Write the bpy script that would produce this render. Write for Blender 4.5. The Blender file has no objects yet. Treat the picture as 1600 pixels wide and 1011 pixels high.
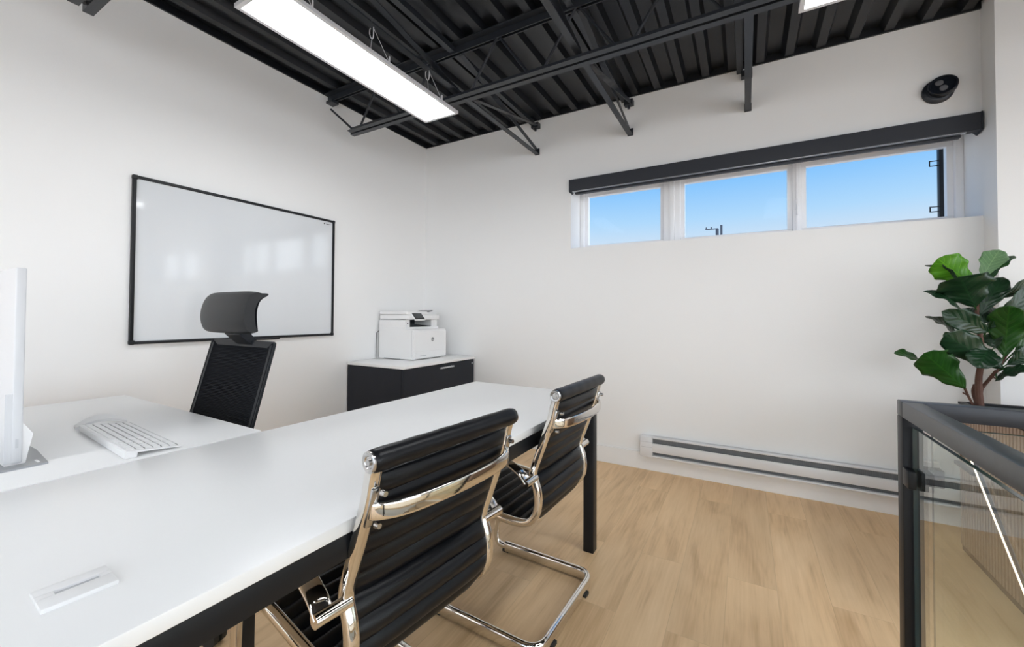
import bpy, bmesh, math, random
from mathutils import Vector, Matrix
PI = math.pi
SC = bpy.context.scene
COL = SC.collection

# ------------------------------------------------------------ camera
def set_camera():
    f, yaw, pitch, roll, cy = 644.15, 0.514147, 0.01868, 0.005457, 480.37
    cd = bpy.data.cameras.new('camera'); cam = bpy.data.objects.new('camera', cd); COL.objects.link(cam)
    cd.sensor_width = 36; cd.sensor_fit = 'HORIZONTAL'
    cd.lens = 36 * f / 1600
    cd.shift_y = -(505.5 - cy) / 1600
    cd.clip_start = 0.02; cd.clip_end = 200
    M = Matrix.Rotation(yaw, 4, 'Z') @ Matrix.Rotation(PI/2 + pitch, 4, 'X') @ Matrix.Rotation(roll, 4, 'Z')
    cam.matrix_world = Matrix.Translation((0, 0, 1.12)) @ M
    SC.camera = cam
set_camera()

# ------------------------------------------------------------ sky, exposure
SKYGLOW = 4.4
def set_world():
    w = bpy.data.worlds.new('sky'); SC.world = w; w.use_nodes = True
    nt = w.node_tree; nt.nodes.clear()
    out = nt.nodes.new('ShaderNodeOutputWorld'); bg = nt.nodes.new('ShaderNodeBackground')
    tc = nt.nodes.new('ShaderNodeTexCoord'); sep = nt.nodes.new('ShaderNodeSeparateXYZ')
    cr = nt.nodes.new('ShaderNodeValToRGB')
    nt.links.new(tc.outputs['Generated'], sep.inputs[0]); nt.links.new(sep.outputs['Z'], cr.inputs[0])
    e = cr.color_ramp.elements
    e[0].position = 0.0; e[0].color = (.62, .66, .74, 1)
    e[1].position = 1.0; e[1].color = (.06, .20, .62, 1)
    for p, c in ((.16, (.60, .72, .86, 1)), (.21, (.42, .66, .92, 1)), (.29, (.22, .52, .93, 1)), (.40, (.13, .42, .90, 1))):
        k = e.new(p); k.color = c
    # glow added to the sky, right of and behind the viewpoint, to fill the room
    dt = nt.nodes.new('ShaderNodeVectorMath'); dt.operation = 'DOT_PRODUCT'; dt.inputs[1].default_value = Vector((.85, -.50, .30)).normalized()
    mx = nt.nodes.new('ShaderNodeMath'); mx.operation = 'MAXIMUM'; mx.inputs[1].default_value = 0
    pw = nt.nodes.new('ShaderNodeMath'); pw.operation = 'POWER'; pw.inputs[1].default_value = 1.6
    sc = nt.nodes.new('ShaderNodeVectorMath'); sc.operation = 'SCALE'; sc.inputs[0].default_value = (SKYGLOW, SKYGLOW*1.01, SKYGLOW*1.05)
    ad = nt.nodes.new('ShaderNodeVectorMath'); ad.operation = 'ADD'
    nt.links.new(tc.outputs['Generated'], dt.inputs[0]); nt.links.new(dt.outputs['Value'], mx.inputs[0]); nt.links.new(mx.outputs[0], pw.inputs[0])
    nt.links.new(pw.outputs[0], sc.inputs['Scale']); nt.links.new(cr.outputs[0], ad.inputs[0]); nt.links.new(sc.outputs[0], ad.inputs[1])
    nt.links.new(ad.outputs[0], bg.inputs[0]); bg.inputs[1].default_value = .93
    nt.links.new(bg.outputs[0], out.inputs[0])
set_world()
SC.view_settings.view_transform = 'Standard'
SC.view_settings.look = 'None'
SC.view_settings.gamma = 1
SC.view_settings.exposure = 0.22
SC.view_settings.use_curve_mapping = False
SC.cycles.max_bounces = 10
SC.cycles.diffuse_bounces = 6
SC.cycles.glossy_bounces = 5
SC.cycles.transparent_max_bounces = 12
SC.cycles.use_denoising = True
SC.cycles.caustics_reflective = False
SC.cycles.caustics_refractive = False
LAMP = 13.5          # radiance of the ceiling light panels

# ------------------------------------------------------------ materials
MATS = {}
def mat(name, col, rough=.5, metal=0.0, emit=0.0, coat=0.0, spec=.5, bump=0.0, bscale=80.0, noise=0.0, nscale=6.0):
    m = bpy.data.materials.new(name); m.use_nodes = True; nt = m.node_tree; b = nt.nodes['Principled BSDF']
    b.inputs['Base Color'].default_value = (*col, 1); b.inputs['Roughness'].default_value = rough
    b.inputs['Metallic'].default_value = metal; b.inputs['Specular IOR Level'].default_value = spec
    b.inputs['Coat Weight'].default_value = coat; b.inputs['Coat Roughness'].default_value = .05
    if emit:
        b.inputs['Emission Color'].default_value = (.95, .975, 1, 1) if emit > 5 else (*col, 1)
        b.inputs['Emission Strength'].default_value = emit
    tc = nt.nodes.new('ShaderNodeTexCoord')
    if bump:
        n = nt.nodes.new('ShaderNodeTexNoise'); n.inputs['Scale'].default_value = bscale
        bp = nt.nodes.new('ShaderNodeBump'); bp.inputs['Strength'].default_value = bump; bp.inputs['Distance'].default_value = .002
        nt.links.new(tc.outputs['Object'], n.inputs['Vector']); nt.links.new(n.outputs['Fac'], bp.inputs['Height'])
        nt.links.new(bp.outputs[0], b.inputs['Normal'])
    if noise:
        n = nt.nodes.new('ShaderNodeTexNoise'); n.inputs['Scale'].default_value = nscale
        cr = nt.nodes.new('ShaderNodeMapRange'); cr.inputs['To Min'].default_value = 1 - noise; cr.inputs['To Max'].default_value = 1 + noise
        mx = nt.nodes.new('ShaderNodeVectorMath'); mx.operation = 'SCALE'; mx.inputs[0].default_value = col
        nt.links.new(tc.outputs['Object'], n.inputs['Vector']); nt.links.new(n.outputs['Fac'], cr.inputs[0])
        nt.links.new(cr.outputs[0], mx.inputs['Scale']); nt.links.new(mx.outputs[0], b.inputs['Base Color'])
    MATS[name] = m
    return m

WALL = mat('wall_paint', (.85, .85, .845), .55, bump=.15, bscale=220)
TRIMW = mat('white_trim', (.83, .83, .83), .35, noise=.01)
DECK = mat('black_painted_deck', (.007, .008, .011), .38, noise=.15, bump=.1)
STEEL = mat('black_painted_steel', (.020, .023, .029), .38, noise=.12, bump=.12)
BLACKM = mat('black_powder_coat', (.008, .009, .011), .42, spec=.3, bump=.06)
RAILM = mat('black_brushed_rail', (.030, .033, .040), .33, metal=.1, bump=.05)
LAM = mat('white_laminate', (.86, .86, .855), .28, noise=.008, bump=.02)
CABM = mat('black_laminate', (.014, .016, .022), .5, spec=.25, noise=.15)
ALU = mat('brushed_aluminium', (.62, .63, .65), .28, metal=1, noise=.05)
CHROME = mat('chrome', (.80, .77, .73), .07, metal=1, noise=.01)
CHROMED = mat('chrome_satin', (.55, .54, .53), .22, metal=1, noise=.02)
LEATHER = mat('black_leather', (.003, .0035, .005), .36, bump=.12, bscale=420, spec=.30)
HEADL = mat('dark_grey_leather', (.016, .017, .019), .45, bump=.3, bscale=400)
RUBBER = mat('black_rubber', (.012, .011, .010), .6, bump=.1)
PLASTW = mat('white_plastic', (.82, .82, .82), .32, noise=.01)
MONW = mat('silver_white_plastic', (.66, .67, .69), .38, noise=.01)
PLASTG = mat('light_grey_plastic', (.55, .56, .58), .4, noise=.02)
PLASTD = mat('dark_plastic', (.012, .014, .018), .42, spec=.3, noise=.05)
SCREEN = mat('screen', (.05, .055, .06), .12, noise=.05)
INK = mat('dark_ink', (.05, .05, .055), .5, noise=.05)
KEYG = mat('grey_key_shade_and_logo', (.12, .125, .13), .6, noise=.05)
BLIND = mat('charcoal_blind', (.032, .035, .043), .5, spec=.3, bump=.1)
PVC = mat('white_pvc', (.90, .90, .91), .25, noise=.01)
HEATM = mat('heater_enamel', (.74, .74, .75), .35, noise=.01)
GRILL = mat('heater_slot', (.20, .205, .215), .5, noise=.15, nscale=20)
FIXF = mat('fixture_frame', (.70, .70, .72), .35, metal=.3, noise=.02)
LED = mat('light_diffuser', (1, 1, 1), .5, emit=LAMP)
STRIP = mat('led_strip', (1, .82, .68), .5, emit=2.0)
GREYM = mat('grey_satin_metal', (.33, .34, .35), .4, metal=.4, noise=.03)
WIRE = mat('silver_wire', (.75, .75, .76), .4, metal=.3, noise=.02)
SOIL = mat('soil', (.02, .016, .012), .9, bump=1, bscale=60, noise=.4, nscale=40)
BARK = mat('bark', (.10, .045, .030), .8, bump=.6, bscale=90, noise=.3, nscale=30)
STAIRW = mat('stair_wood', (.42, .29, .17), .4, noise=.12, nscale=12)
SPK = mat('black_matte_plastic', (.009, .012, .018), .38, noise=.1)
LENS = mat('grey_lens', (.16, .16, .17), .25, noise=.05)

def whiteboard_mat():
    m = mat('whiteboard_enamel', (.70, .725, .75), .12, spec=.6, coat=1.0, noise=.006)
    return m
WB = whiteboard_mat()

def mesh_mat():
    m = mat('black_mesh_fabric', (.012, .013, .016), .8, spec=.15)
    nt = m.node_tree; b = nt.nodes['Principled BSDF']; tc = nt.nodes.new('ShaderNodeTexCoord')
    wv = nt.nodes.new('ShaderNodeTexWave'); wv.bands_direction = 'Z'; wv.inputs['Scale'].default_value = 55
    bp = nt.nodes.new('ShaderNodeBump'); bp.inputs['Strength'].default_value = .6; bp.inputs['Distance'].default_value = .002
    cr = nt.nodes.new('ShaderNodeValToRGB'); cr.color_ramp.elements[0].color = (.002, .002, .003, 1); cr.color_ramp.elements[1].color = (.012, .014, .020, 1)
    nt.links.new(tc.outputs['Object'], wv.inputs['Vector']); nt.links.new(wv.outputs['Fac'], bp.inputs['Height'])
    nt.links.new(wv.outputs['Fac'], cr.inputs[0]); nt.links.new(cr.outputs[0], b.inputs['Base Color'])
    nt.links.new(bp.outputs[0], b.inputs['Normal'])
    return m
MESHM = mesh_mat()

def glass_mat(name, tint, ior=1.5):
    m = bpy.data.materials.new(name); m.use_nodes = True; nt = m.node_tree; nt.nodes.clear()
    o = nt.nodes.new('ShaderNodeOutputMaterial'); mx = nt.nodes.new('ShaderNodeMixShader')
    t = nt.nodes.new('ShaderNodeBsdfTransparent'); g = nt.nodes.new('ShaderNodeBsdfGlossy'); fr = nt.nodes.new('ShaderNodeFresnel')
    t.inputs[0].default_value = (*tint, 1); g.inputs['Roughness'].default_value = .0; fr.inputs[0].default_value = ior
    g.inputs[0].default_value = (1, 1, 1, 1)
    ge = nt.nodes.new('ShaderNodeNewGeometry'); ml = nt.nodes.new('ShaderNodeMath'); ml.operation = 'MULTIPLY_ADD'
    ml.inputs[1].default_value = 1/ior - ior; ml.inputs[2].default_value = ior      # same reflectance on both faces of the sheet
    nt.links.new(ge.outputs['Backfacing'], ml.inputs[0]); nt.links.new(ml.outputs[0], fr.inputs[0])
    nt.links.new(fr.outputs[0], mx.inputs[0]); nt.links.new(t.outputs[0], mx.inputs[1]); nt.links.new(g.outputs[0], mx.inputs[2])
    nt.links.new(mx.outputs[0], o.inputs[0]); return m
WGLASS = glass_mat('window_glass', (.98, .99, .99), 1.06)
RGLASS = glass_mat('guard_glass', (.93, .96, .945), 1.5)
GEDGE = mat('glass_edge', (.035, .06, .065), .12, spec=.8, noise=.02)

def floor_mat():
    m = bpy.data.materials.new('oak_plank'); m.use_nodes = True; nt = m.node_tree; b = nt.nodes['Principled BSDF']
    N = nt.nodes.new; L = nt.links.new
    tc = N('ShaderNodeTexCoord'); mp = N('ShaderNodeMapping'); mp.inputs['Rotation'].default_value = (0, 0, PI/2); mp.inputs['Location'].default_value = (.35, .07, 0)
    L(tc.outputs['Object'], mp.inputs[0])
    br = N('ShaderNodeTexBrick'); br.offset = .37; br.offset_frequency = 2
    br.inputs['Scale'].default_value = 1; br.inputs['Brick Width'].default_value = 1.22; br.inputs['Row Height'].default_value = .18
    br.inputs['Mortar Size'].default_value = .0010; br.inputs['Mortar Smooth'].default_value = .3; br.inputs['Bias'].default_value = 0
    br.inputs['Color1'].default_value = (0, 0, 0, 1); br.inputs['Color2'].default_value = (1, 1, 1, 1); br.inputs['Mortar'].default_value = (.5, .5, .5, 1)
    L(mp.outputs[0], br.inputs['Vector'])
    # per-plank shift of the grain
    sc = N('ShaderNodeVectorMath'); sc.operation = 'SCALE'; sc.inputs['Scale'].default_value = 7.3; L(br.outputs['Color'], sc.inputs[0])
    ad = N('ShaderNodeVectorMath'); L(mp.outputs[0], ad.inputs[0]); L(sc.outputs[0], ad.inputs[1])
    m2 = N('ShaderNodeMapping'); m2.inputs['Scale'].default_value = (1.6, 14, 1); L(ad.outputs[0], m2.inputs[0])
    n1 = N('ShaderNodeTexNoise'); n1.inputs['Scale'].default_value = 1.0; n1.inputs['Detail'].default_value = 7; n1.inputs['Distortion'].default_value = .9; L(m2.outputs[0], n1.inputs['Vector'])
    m3 = N('ShaderNodeMapping'); m3.inputs['Scale'].default_value = (.9, 3.2, 1); L(ad.outputs[0], m3.inputs[0])
    n2 = N('ShaderNodeTexNoise'); n2.inputs['Scale'].default_value = 1.4; n2.inputs['Detail'].default_value = 3; n2.inputs['Distortion'].default_value = 1.5; L(m3.outputs[0], n2.inputs['Vector'])
    m4 = N('ShaderNodeMapping'); m4.inputs['Scale'].default_value = (5, 110, 1); L(ad.outputs[0], m4.inputs[0])
    n3 = N('ShaderNodeTexNoise'); n3.inputs['Scale'].default_value = 1; n3.inputs['Detail'].default_value = 2; L(m4.outputs[0], n3.inputs['Vector'])
    cr = N('ShaderNodeValToRGB'); e = cr.color_ramp.elements
    e[0].position = .30; e[0].color = (.50, .30, .145, 1); e[1].position = .70; e[1].color = (.84, .60, .355, 1)
    k = e.new(.5); k.color = (.74, .505, .28, 1)
    a1 = N('ShaderNodeMath'); a1.operation = 'MULTIPLY_ADD'; a1.inputs[1].default_value = .45; L(n1.outputs['Fac'], a1.inputs[0])
    a2 = N('ShaderNodeMath'); a2.operation = 'MULTIPLY_ADD'; a2.inputs[1].default_value = .40; a2.inputs[2].default_value = -.015; L(n2.outputs['Fac'], a2.inputs[0]); L(a2.outputs[0], a1.inputs[2])
    a3 = N('ShaderNodeMath'); a3.operation = 'MULTIPLY_ADD'; a3.inputs[1].default_value = .20; L(n3.outputs['Fac'], a3.inputs[0]); L(a1.outputs[0], a3.inputs[2])
    L(a3.outputs[0], cr.inputs[0])
    pl = N('ShaderNodeMapRange'); pl.inputs['To Min'].default_value = .95; pl.inputs['To Max'].default_value = 1.04; L(br.outputs['Color'], pl.inputs[0])
    s2 = N('ShaderNodeVectorMath'); s2.operation = 'SCALE'; L(cr.outputs[0], s2.inputs[0]); L(pl.outputs[0], s2.inputs['Scale'])
    mx = N('ShaderNodeMix'); mx.data_type = 'RGBA'; mx.inputs[7].default_value = (.22, .13, .07, 1)
    mf = N('ShaderNodeMath'); mf.operation = 'MULTIPLY'; mf.inputs[1].default_value = .22; L(br.outputs['Fac'], mf.inputs[0])
    L(mf.outputs[0], mx.inputs[0]); L(s2.outputs[0], mx.inputs[6]); L(mx.outputs[2], b.inputs['Base Color'])
    b.inputs['Roughness'].default_value = .42; b.inputs['Specular IOR Level'].default_value = .4
    bp = N('ShaderNodeBump'); bp.inputs['Strength'].default_value = .12; bp.inputs['Distance'].default_value = .002
    L(a3.outputs[0], bp.inputs['Height']); L(bp.outputs[0], b.inputs['Normal'])
    return m
FLOORM = floor_mat()

def rib_wood_mat():
    m = mat('brown_wood_slats', (.36, .25, .18), .5, noise=.25, nscale=9)
    return m
RIBW = rib_wood_mat()

def leaf_mat(name, dark, light, trans):
    m = bpy.data.materials.new(name); m.use_nodes = True; nt = m.node_tree; b = nt.nodes['Principled BSDF']
    N = nt.nodes.new; L = nt.links.new
    uv = N('ShaderNodeUVMap'); uv.uv_map = 'UVMap'; sp = N('ShaderNodeSeparateXYZ'); L(uv.outputs[0], sp.inputs[0])
    def mth(op, a, b_=None, c=None):
        n = N('ShaderNodeMath'); n.operation = op
        for i, v in enumerate((a, b_, c)):
            if v is None: continue
            if isinstance(v, (int, float)): n.inputs[i].default_value = v
            else: L(v, n.inputs[i])
        return n.outputs[0]
    au = mth('ABSOLUTE', mth('SUBTRACT', sp.outputs['X'], .5))
    ph = mth('MULTIPLY', mth('SUBTRACT', sp.outputs['Y'], mth('MULTIPLY', au, .55)), 7.0)
    fr = mth('ABSOLUTE', mth('SUBTRACT', mth('FRACT', ph), .5))
    vein = mth('LESS_THAN', fr, .055)
    mid = mth('LESS_THAN', au, .022)
    v = mth('MAXIMUM', vein, mid)
    tc = N('ShaderNodeTexCoord'); ns = N('ShaderNodeTexNoise'); ns.inputs['Scale'].default_value = 22; L(tc.outputs['Object'], ns.inputs['Vector'])
    mx = N('ShaderNodeMix'); mx.data_type = 'RGBA'; mx.inputs[6].default_value = (*dark, 1); mx.inputs[7].default_value = (*light, 1); L(ns.outputs['Fac'], mx.inputs[0])
    m2 = N('ShaderNodeMix'); m2.data_type = 'RGBA'; m2.inputs[7].default_value = (light[0]*1.5, light[1]*1.35, light[2]*1.4, 1)
    L(mth('MULTIPLY', v, .55), m2.inputs[0]); L(mx.outputs[2], m2.inputs[6]); L(m2.outputs[2], b.inputs['Base Color'])
    b.inputs['Roughness'].default_value = .34
    bp = N('ShaderNodeBump'); bp.inputs['Strength'].default_value = .5; bp.inputs['Distance'].default_value = .004
    L(mth('MULTIPLY', fr, 1.0), bp.inputs['Height']); L(bp.outputs[0], b.inputs['Normal'])
    if trans:
        tr = N('ShaderNodeBsdfTranslucent'); L(m2.outputs[2], tr.inputs[0]); ms = N('ShaderNodeMixShader'); ms.inputs[0].default_value = trans
        o = nt.nodes['Material Output']; L(b.outputs[0], ms.inputs[1]); L(tr.outputs[0], ms.inputs[2]); L(ms.outputs[0], o.inputs[0])
    return m
LEAFD = leaf_mat('dark_green_leaf', (.004, .020, .009), (.012, .050, .016), .10)
LEAFM = leaf_mat('mid_green_leaf', (.008, .050, .008), (.025, .11, .012), .22)
LEAFB = leaf_mat('backlit_green_leaf', (.07, .26, .012), (.15, .42, .03), .35)  # brighter copy of the leaf green; backlight put into the base colour
LEAFP = leaf_mat('pale_leaf_underside', (.13, .26, .12), (.22, .38, .18), .2)

# ------------------------------------------------------------ geometry helpers
def BM(): return bmesh.new()
def add_box(bm, x0, y0, z0, x1, y1, z1, bev=0, M=None, seg=2):
    r = bmesh.ops.create_cube(bm, size=1)
    vs = r['verts']
    for v in vs:
        v.co = Vector(((x0+x1)/2 + v.co.x*(x1-x0), (y0+y1)/2 + v.co.y*(y1-y0), (z0+z1)/2 + v.co.z*(z1-z0)))
    if bev:
        es = list({e for v in vs for e in v.link_edges})
        rb = bmesh.ops.bevel(bm, geom=es, offset=bev, segments=seg, affect='EDGES', profile=.5)
        vs = list({v for f in rb['faces'] for v in f.verts} | {v for v in vs if v.is_valid})
    if M is not None:
        bmesh.ops.transform(bm, matrix=M, verts=vs)
    return vs
def add_cyl(bm, p, q, r, r2=None, seg=20, cap=True):
    p = Vector(p); q = Vector(q); d = q - p
    rr = bmesh.ops.create_cone(bm, cap_ends=cap, segments=seg, radius1=r, radius2=r if r2 is None else r2, depth=d.length)
    M = Matrix.Translation((p+q)/2) @ d.to_track_quat('Z', 'Y').to_matrix().to_4x4()
    bmesh.ops.transform(bm, matrix=M, verts=rr['verts']); return rr['verts']
def smooth_path(pts, n=6, closed=False):
    P = [Vector(p) for p in pts]; out = []; N = len(P)
    rng = range(N if closed else N-1)
    for i in rng:
        p0 = P[(i-1) % N] if closed or i > 0 else P[0]*2 - P[1]
        p1 = P[i]; p2 = P[(i+1) % N]
        p3 = P[(i+2) % N] if closed or i+2 < N else P[-1]*2 - P[-2]
        for k in range(n):
            t = k/n
            out.append(.5*((2*p1) + (-p0+p2)*t + (2*p0-5*p1+4*p2-p3)*t*t + (-p0+3*p1-3*p2+p3)*t**3))
    if not closed: out.append(P[-1])
    return out
def round_path(pts, rad, n=6, closed=False):
    """straight runs with rounded corners"""
    P = [Vector(p) for p in pts]; out = []; N = len(P)
    for i in range(N):
        if not closed and i in (0, N-1): out.append(P[i]); continue
        a = P[(i-1) % N]; b = P[i]; c = P[(i+1) % N]
        r = rad[i] if isinstance(rad, (list, tuple)) else rad
        d1 = (a-b); d2 = (c-b); r = min(r, d1.length*.49, d2.length*.49)
        s = b + d1.normalized()*r; e = b + d2.normalized()*r
        for k in range(n+1):
            t = k/n; out.append((1-t)**2*s + 2*t*(1-t)*b + t*t*e)
    return out
def sweep(bm, path, sec, up=(0, 0, 1), closed=False, fixed=None, cap=True, scale=None):
    """sec: (a, b) pairs; a runs along side (tangent x up), b along up'. fixed = constant side vector."""
    n = len(path); rings = []
    for i, p in enumerate(path):
        if closed: t = path[(i+1) % n] - path[(i-1) % n]
        else: t = path[min(i+1, n-1)] - path[max(i-1, 0)]
        t.normalize()
        if fixed is not None: s = Vector(fixed).normalized(); s = (s - t*s.dot(t)).normalized()
        else: s = t.cross(Vector(up)).normalized()
        u = s.cross(t).normalized(); k = scale[i] if scale else 1
        rings.append([bm.verts.new(p + s*a*k + u*b*k) for a, b in sec])
    m = len(sec)
    for i in range(n if closed else n-1):
        A = rings[i]; B = rings[(i+1) % n]
        for j in range(m):
            bm.faces.new((A[j], A[(j+1) % m], B[(j+1) % m], B[j]))
    if cap and not closed:
        bm.faces.new(rings[0][::-1]); bm.faces.new(rings[-1])
    return rings
def ellipse(a, b, n=14, p=1.0):
    o = []
    for i in range(n):
        c = math.cos(2*PI*i/n); s = math.sin(2*PI*i/n)
        o.append((a*math.copysign(abs(c)**p, c), b*math.copysign(abs(s)**p, s)))
    return o
def prism(bm, poly, axis, a, b):
    """poly: 2D list in the plane normal to axis, extruded from a to b"""
    def mk(u, v, w):
        return {'x': (w, u, v), 'y': (u, w, v), 'z': (u, v, w)}[axis]
    A = [bm.verts.new(mk(u, v, a)) for u, v in poly]; B = [bm.verts.new(mk(u, v, b)) for u, v in poly]
    n = len(poly)
    bm.faces.new(A); bm.faces.new(B[::-1])
    for i in range(n): bm.faces.new((A[i], A[(i+1) % n], B[(i+1) % n], B[i]))
def lathe(bm, prof, c, n=28, axis='z'):
    rings = []
    for r, h in prof:
        ring = []
        for i in range(n):
            a = 2*PI*i/n; x, y, z = r*math.cos(a), r*math.sin(a), h
            if axis == 'x': x, y, z = z, x, y
            ring.append(bm.verts.new(Vector(c) + Vector((x, y, z))))
        rings.append(ring)
    for A, B in zip(rings, rings[1:]):
        for i in range(n): bm.faces.new((A[i], A[(i+1) % n], B[(i+1) % n], B[i]))
    bm.faces.new(rings[0][::-1]); bm.faces.new(rings[-1])
def obj(name, bm, m, parent=None, smooth=False, angle=35, label=None):
    bmesh.ops.recalc_face_normals(bm, faces=bm.faces)
    me = bpy.data.meshes.new(name); bm.to_mesh(me); bm.free()
    me.materials.append(m)
    if smooth:
        me.polygons.foreach_set('use_smooth', [True]*len(me.polygons))
        me.set_sharp_from_angle(angle=math.radians(angle))
    o = bpy.data.objects.new(name, me); COL.objects.link(o)
    if parent is not None:
        o.parent = parent
    if label: o['label'] = label
    return o
def localise(root):
    """children were modelled in world coordinates: keep them there under a moved root"""
    inv = Matrix.Translation(-root.location)
    for c in root.children: 
        if c.type == 'MESH': c.data.transform(inv)
        for g in c.children: g.data.transform(inv)
def tag(o, label, cat, group=None, kind=None):
    o['label'] = label; o['category'] = cat
    if group: o['group'] = group
    if kind: o['kind'] = kind
    return o
def thing(name, label, cat, loc=(0, 0, 0), rz=0, group=None):
    o = bpy.data.objects.new(name, None); COL.objects.link(o); o.location = loc; o.rotation_euler = (0, 0, rz); o.empty_display_size = .1
    return tag(o, label, cat, group)
def struct(o, label=None, cat=None):
    o['kind'] = 'structure'
    if label: o['label'] = label
    if cat: o['category'] = cat
    return o
def dup(root, loc, rz, label, group=None):
    r = root.copy(); COL.objects.link(r); r.location = loc; r.rotation_euler = (0, 0, rz); r['label'] = label
    if group: r['group'] = group
    for ch in list(root.children):
        c = ch.copy(); COL.objects.link(c); c.parent = r
        for g in list(ch.children):
            d = g.copy(); COL.objects.link(d); d.parent = c
    return r
def text_mesh(body, size, M, depth=.0004):
    cu = bpy.data.curves.new('t', 'FONT'); cu.body = body; cu.size = size; cu.extrude = depth; cu.align_x = 'CENTER'; cu.align_y = 'CENTER'
    o = bpy.data.objects.new('t', cu); COL.objects.link(o); bpy.context.view_layer.update()
    me = bpy.data.meshes.new_from_object(o.evaluated_get(bpy.context.evaluated_depsgraph_get()))
    bm = bmesh.new(); bm.from_mesh(me); bmesh.ops.transform(bm, matrix=M, verts=bm.verts)
    bpy.data.objects.remove(o); bpy.data.meshes.remove(me); bpy.data.curves.remove(cu)
    return bm

# ------------------------------------------------------------ room shell
XL, YW, ZC = -2.76, 3.13, 2.785        # left wall, window wall, ceiling underside
XR, YB = 4.6, -3.6
WX0, WX1, WZ0, WZ1 = -1.225, 1.107, 1.662, 2.211
PX0, PX1, PY = 1.107, 1.48, 2.99       # boxed-out column on the window wall
W2X1 = 3.7
HX0, HX1, HY0, HY1 = .40, 1.45, -1.7, 1.41   # stair opening in the floor

bm = BM()
for a in ((XL-.2, YB-.2, -.12, HX0, YW+.3, 0), (HX1, YB-.2, -.12, XR+.2, YW+.3, 0), (HX0, HY1, -.12, HX1, YW+.3, 0), (HX0, YB-.2, -.12, HX1, HY0, 0)):
    add_box(bm, *a)
struct(obj('floor', bm, FLOORM), 'light oak plank floor', 'floor')
bm = BM(); add_box(bm, XL-.2, YB-.2, 0, XL, YW+.3, ZC+.1)
struct(obj('wall_left', bm, WALL), 'white painted left wall', 'wall')
bm = BM()
T = YW + .30
add_box(bm, XL, YW, 0, XR+.2, T, WZ0)
add_box(bm, XL, YW, WZ1, XR+.2, T, ZC+.1)
add_box(bm, XL, YW, WZ0, WX0, T, WZ1)
add_box(bm, WX1, YW, WZ0, PX1, T, WZ1)
add_box(bm, W2X1, YW, WZ0, XR+.2, T, WZ1)
struct(obj('wall_back', bm, WALL), 'white painted wall with the long window', 'wall')
bm = BM(); add_box(bm, PX0, PY, 0, PX1, YW+.001, ZC+.02)
struct(obj('trim_column', bm, WALL), 'white boxed-out column beside the window', 'wall')
bm = BM()
RW = (-3.1, 2.3, .15, 2.45)       # unseen glazing added in the right wall for daylight: y0, y1, z0, z1
for a in ((YB-.2, RW[0], 0, ZC+.1), (RW[1], YW, 0, ZC+.1), (RW[0], RW[1], 0, RW[2]), (RW[0], RW[1], RW[3], ZC+.1)): add_box(bm, XR, a[0], a[2], XR+.2, a[1], a[3])
struct(obj('wall_right', bm, WALL))
bm = BM()
FW = (-2.3, 4.1, .15, 2.45)       # unseen glazing added behind the viewpoint for daylight: x0, x1, z0, z1
for a in ((XL, FW[0], 0, ZC+.1), (FW[1], XR, 0, ZC+.1), (FW[0], FW[1], 0, FW[2]), (FW[0], FW[1], FW[3], ZC+.1)): add_box(bm, a[0], YB-.2, a[2], a[1], YB, a[3])
struct(obj('wall_front', bm, WALL))
# corrugated deck, ribs along Y
bm = BM()
pitch = .160; zl = ZC - .005; zh = ZC + .033
x = XL - .05; prof = []
while x < XR + .1:
    prof += [(x, zl), (x+.046, zl), (x+.062, zh), (x+.136, zh)]; x += pitch
poly = prof + [(prof[-1][0], ZC+.12), (prof[0][0], ZC+.12)]
vb = []
for yy in (YB-.2, YW+.25):
    vb.append([bm.verts.new((px, yy, pz)) for px, pz in prof])
for i in range(len(prof)-1):
    bm.faces.new((vb[0][i], vb[0][i+1], vb[1][i+1], vb[1][i]))
struct(obj('ceiling', bm, DECK), 'black corrugated steel deck ceiling', 'ceiling')
bm = BM(); add_box(bm, XL-.2, YB-.2, ZC+.06, XR+.2, YW+.3, ZC+.2)
struct(obj('ceiling_slab', bm, DECK))
# narrow black closure along the walls where the deck meets them
bm = BM(); add_box(bm, XL, YB, ZC-.012, XL+.012, YW, ZC+.04); add_box(bm, XL, YW-.012, ZC-.012, PX0, YW, ZC+.04)
struct(obj('trim_deck_edge', bm, DECK))
# baseboards
def baseboard(name, x0, y0, x1, y1):
    bm = BM(); add_box(bm, x0, y0, 0, x1, y1, .125, .003); struct(obj(name, bm, TRIMW))
baseboard('baseboard_back', XL, YW-.014, PX0, YW)
baseboard('baseboard_left', XL, YB, XL+.014, YW-.014)
baseboard('baseboard_column', PX0, PY-.014, PX1, PY)
# stair shaft under the guard rail
bm = BM()
add_box(bm, HX0-.08, HY0-.1, -2.7, HX0, HY1+.1, -.121); add_box(bm, HX1, HY0-.1, -2.7, HX1+.08, HY1+.1, -.121)
add_box(bm, HX0, HY1, -2.7, HX1, HY1+.1, -.121); add_box(bm, HX0, HY0-.1, -2.7, HX1, HY0, -.121); add_box(bm, HX0, HY0, -2.75, HX1, HY1, -2.7)
struct(obj('wall_stairwell', bm, WALL))
bm = BM()
for i in range(11):
    y1 = HY1 - i*.26; z = -.18*(i+1)
    add_box(bm, HX0+.002, y1-.27, z-.19, HX1-.002, y1, z, .004)
struct(obj('trim_stairs', bm, STAIRW), 'wooden stair flight going down inside the guard rail', 'stairs')

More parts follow.
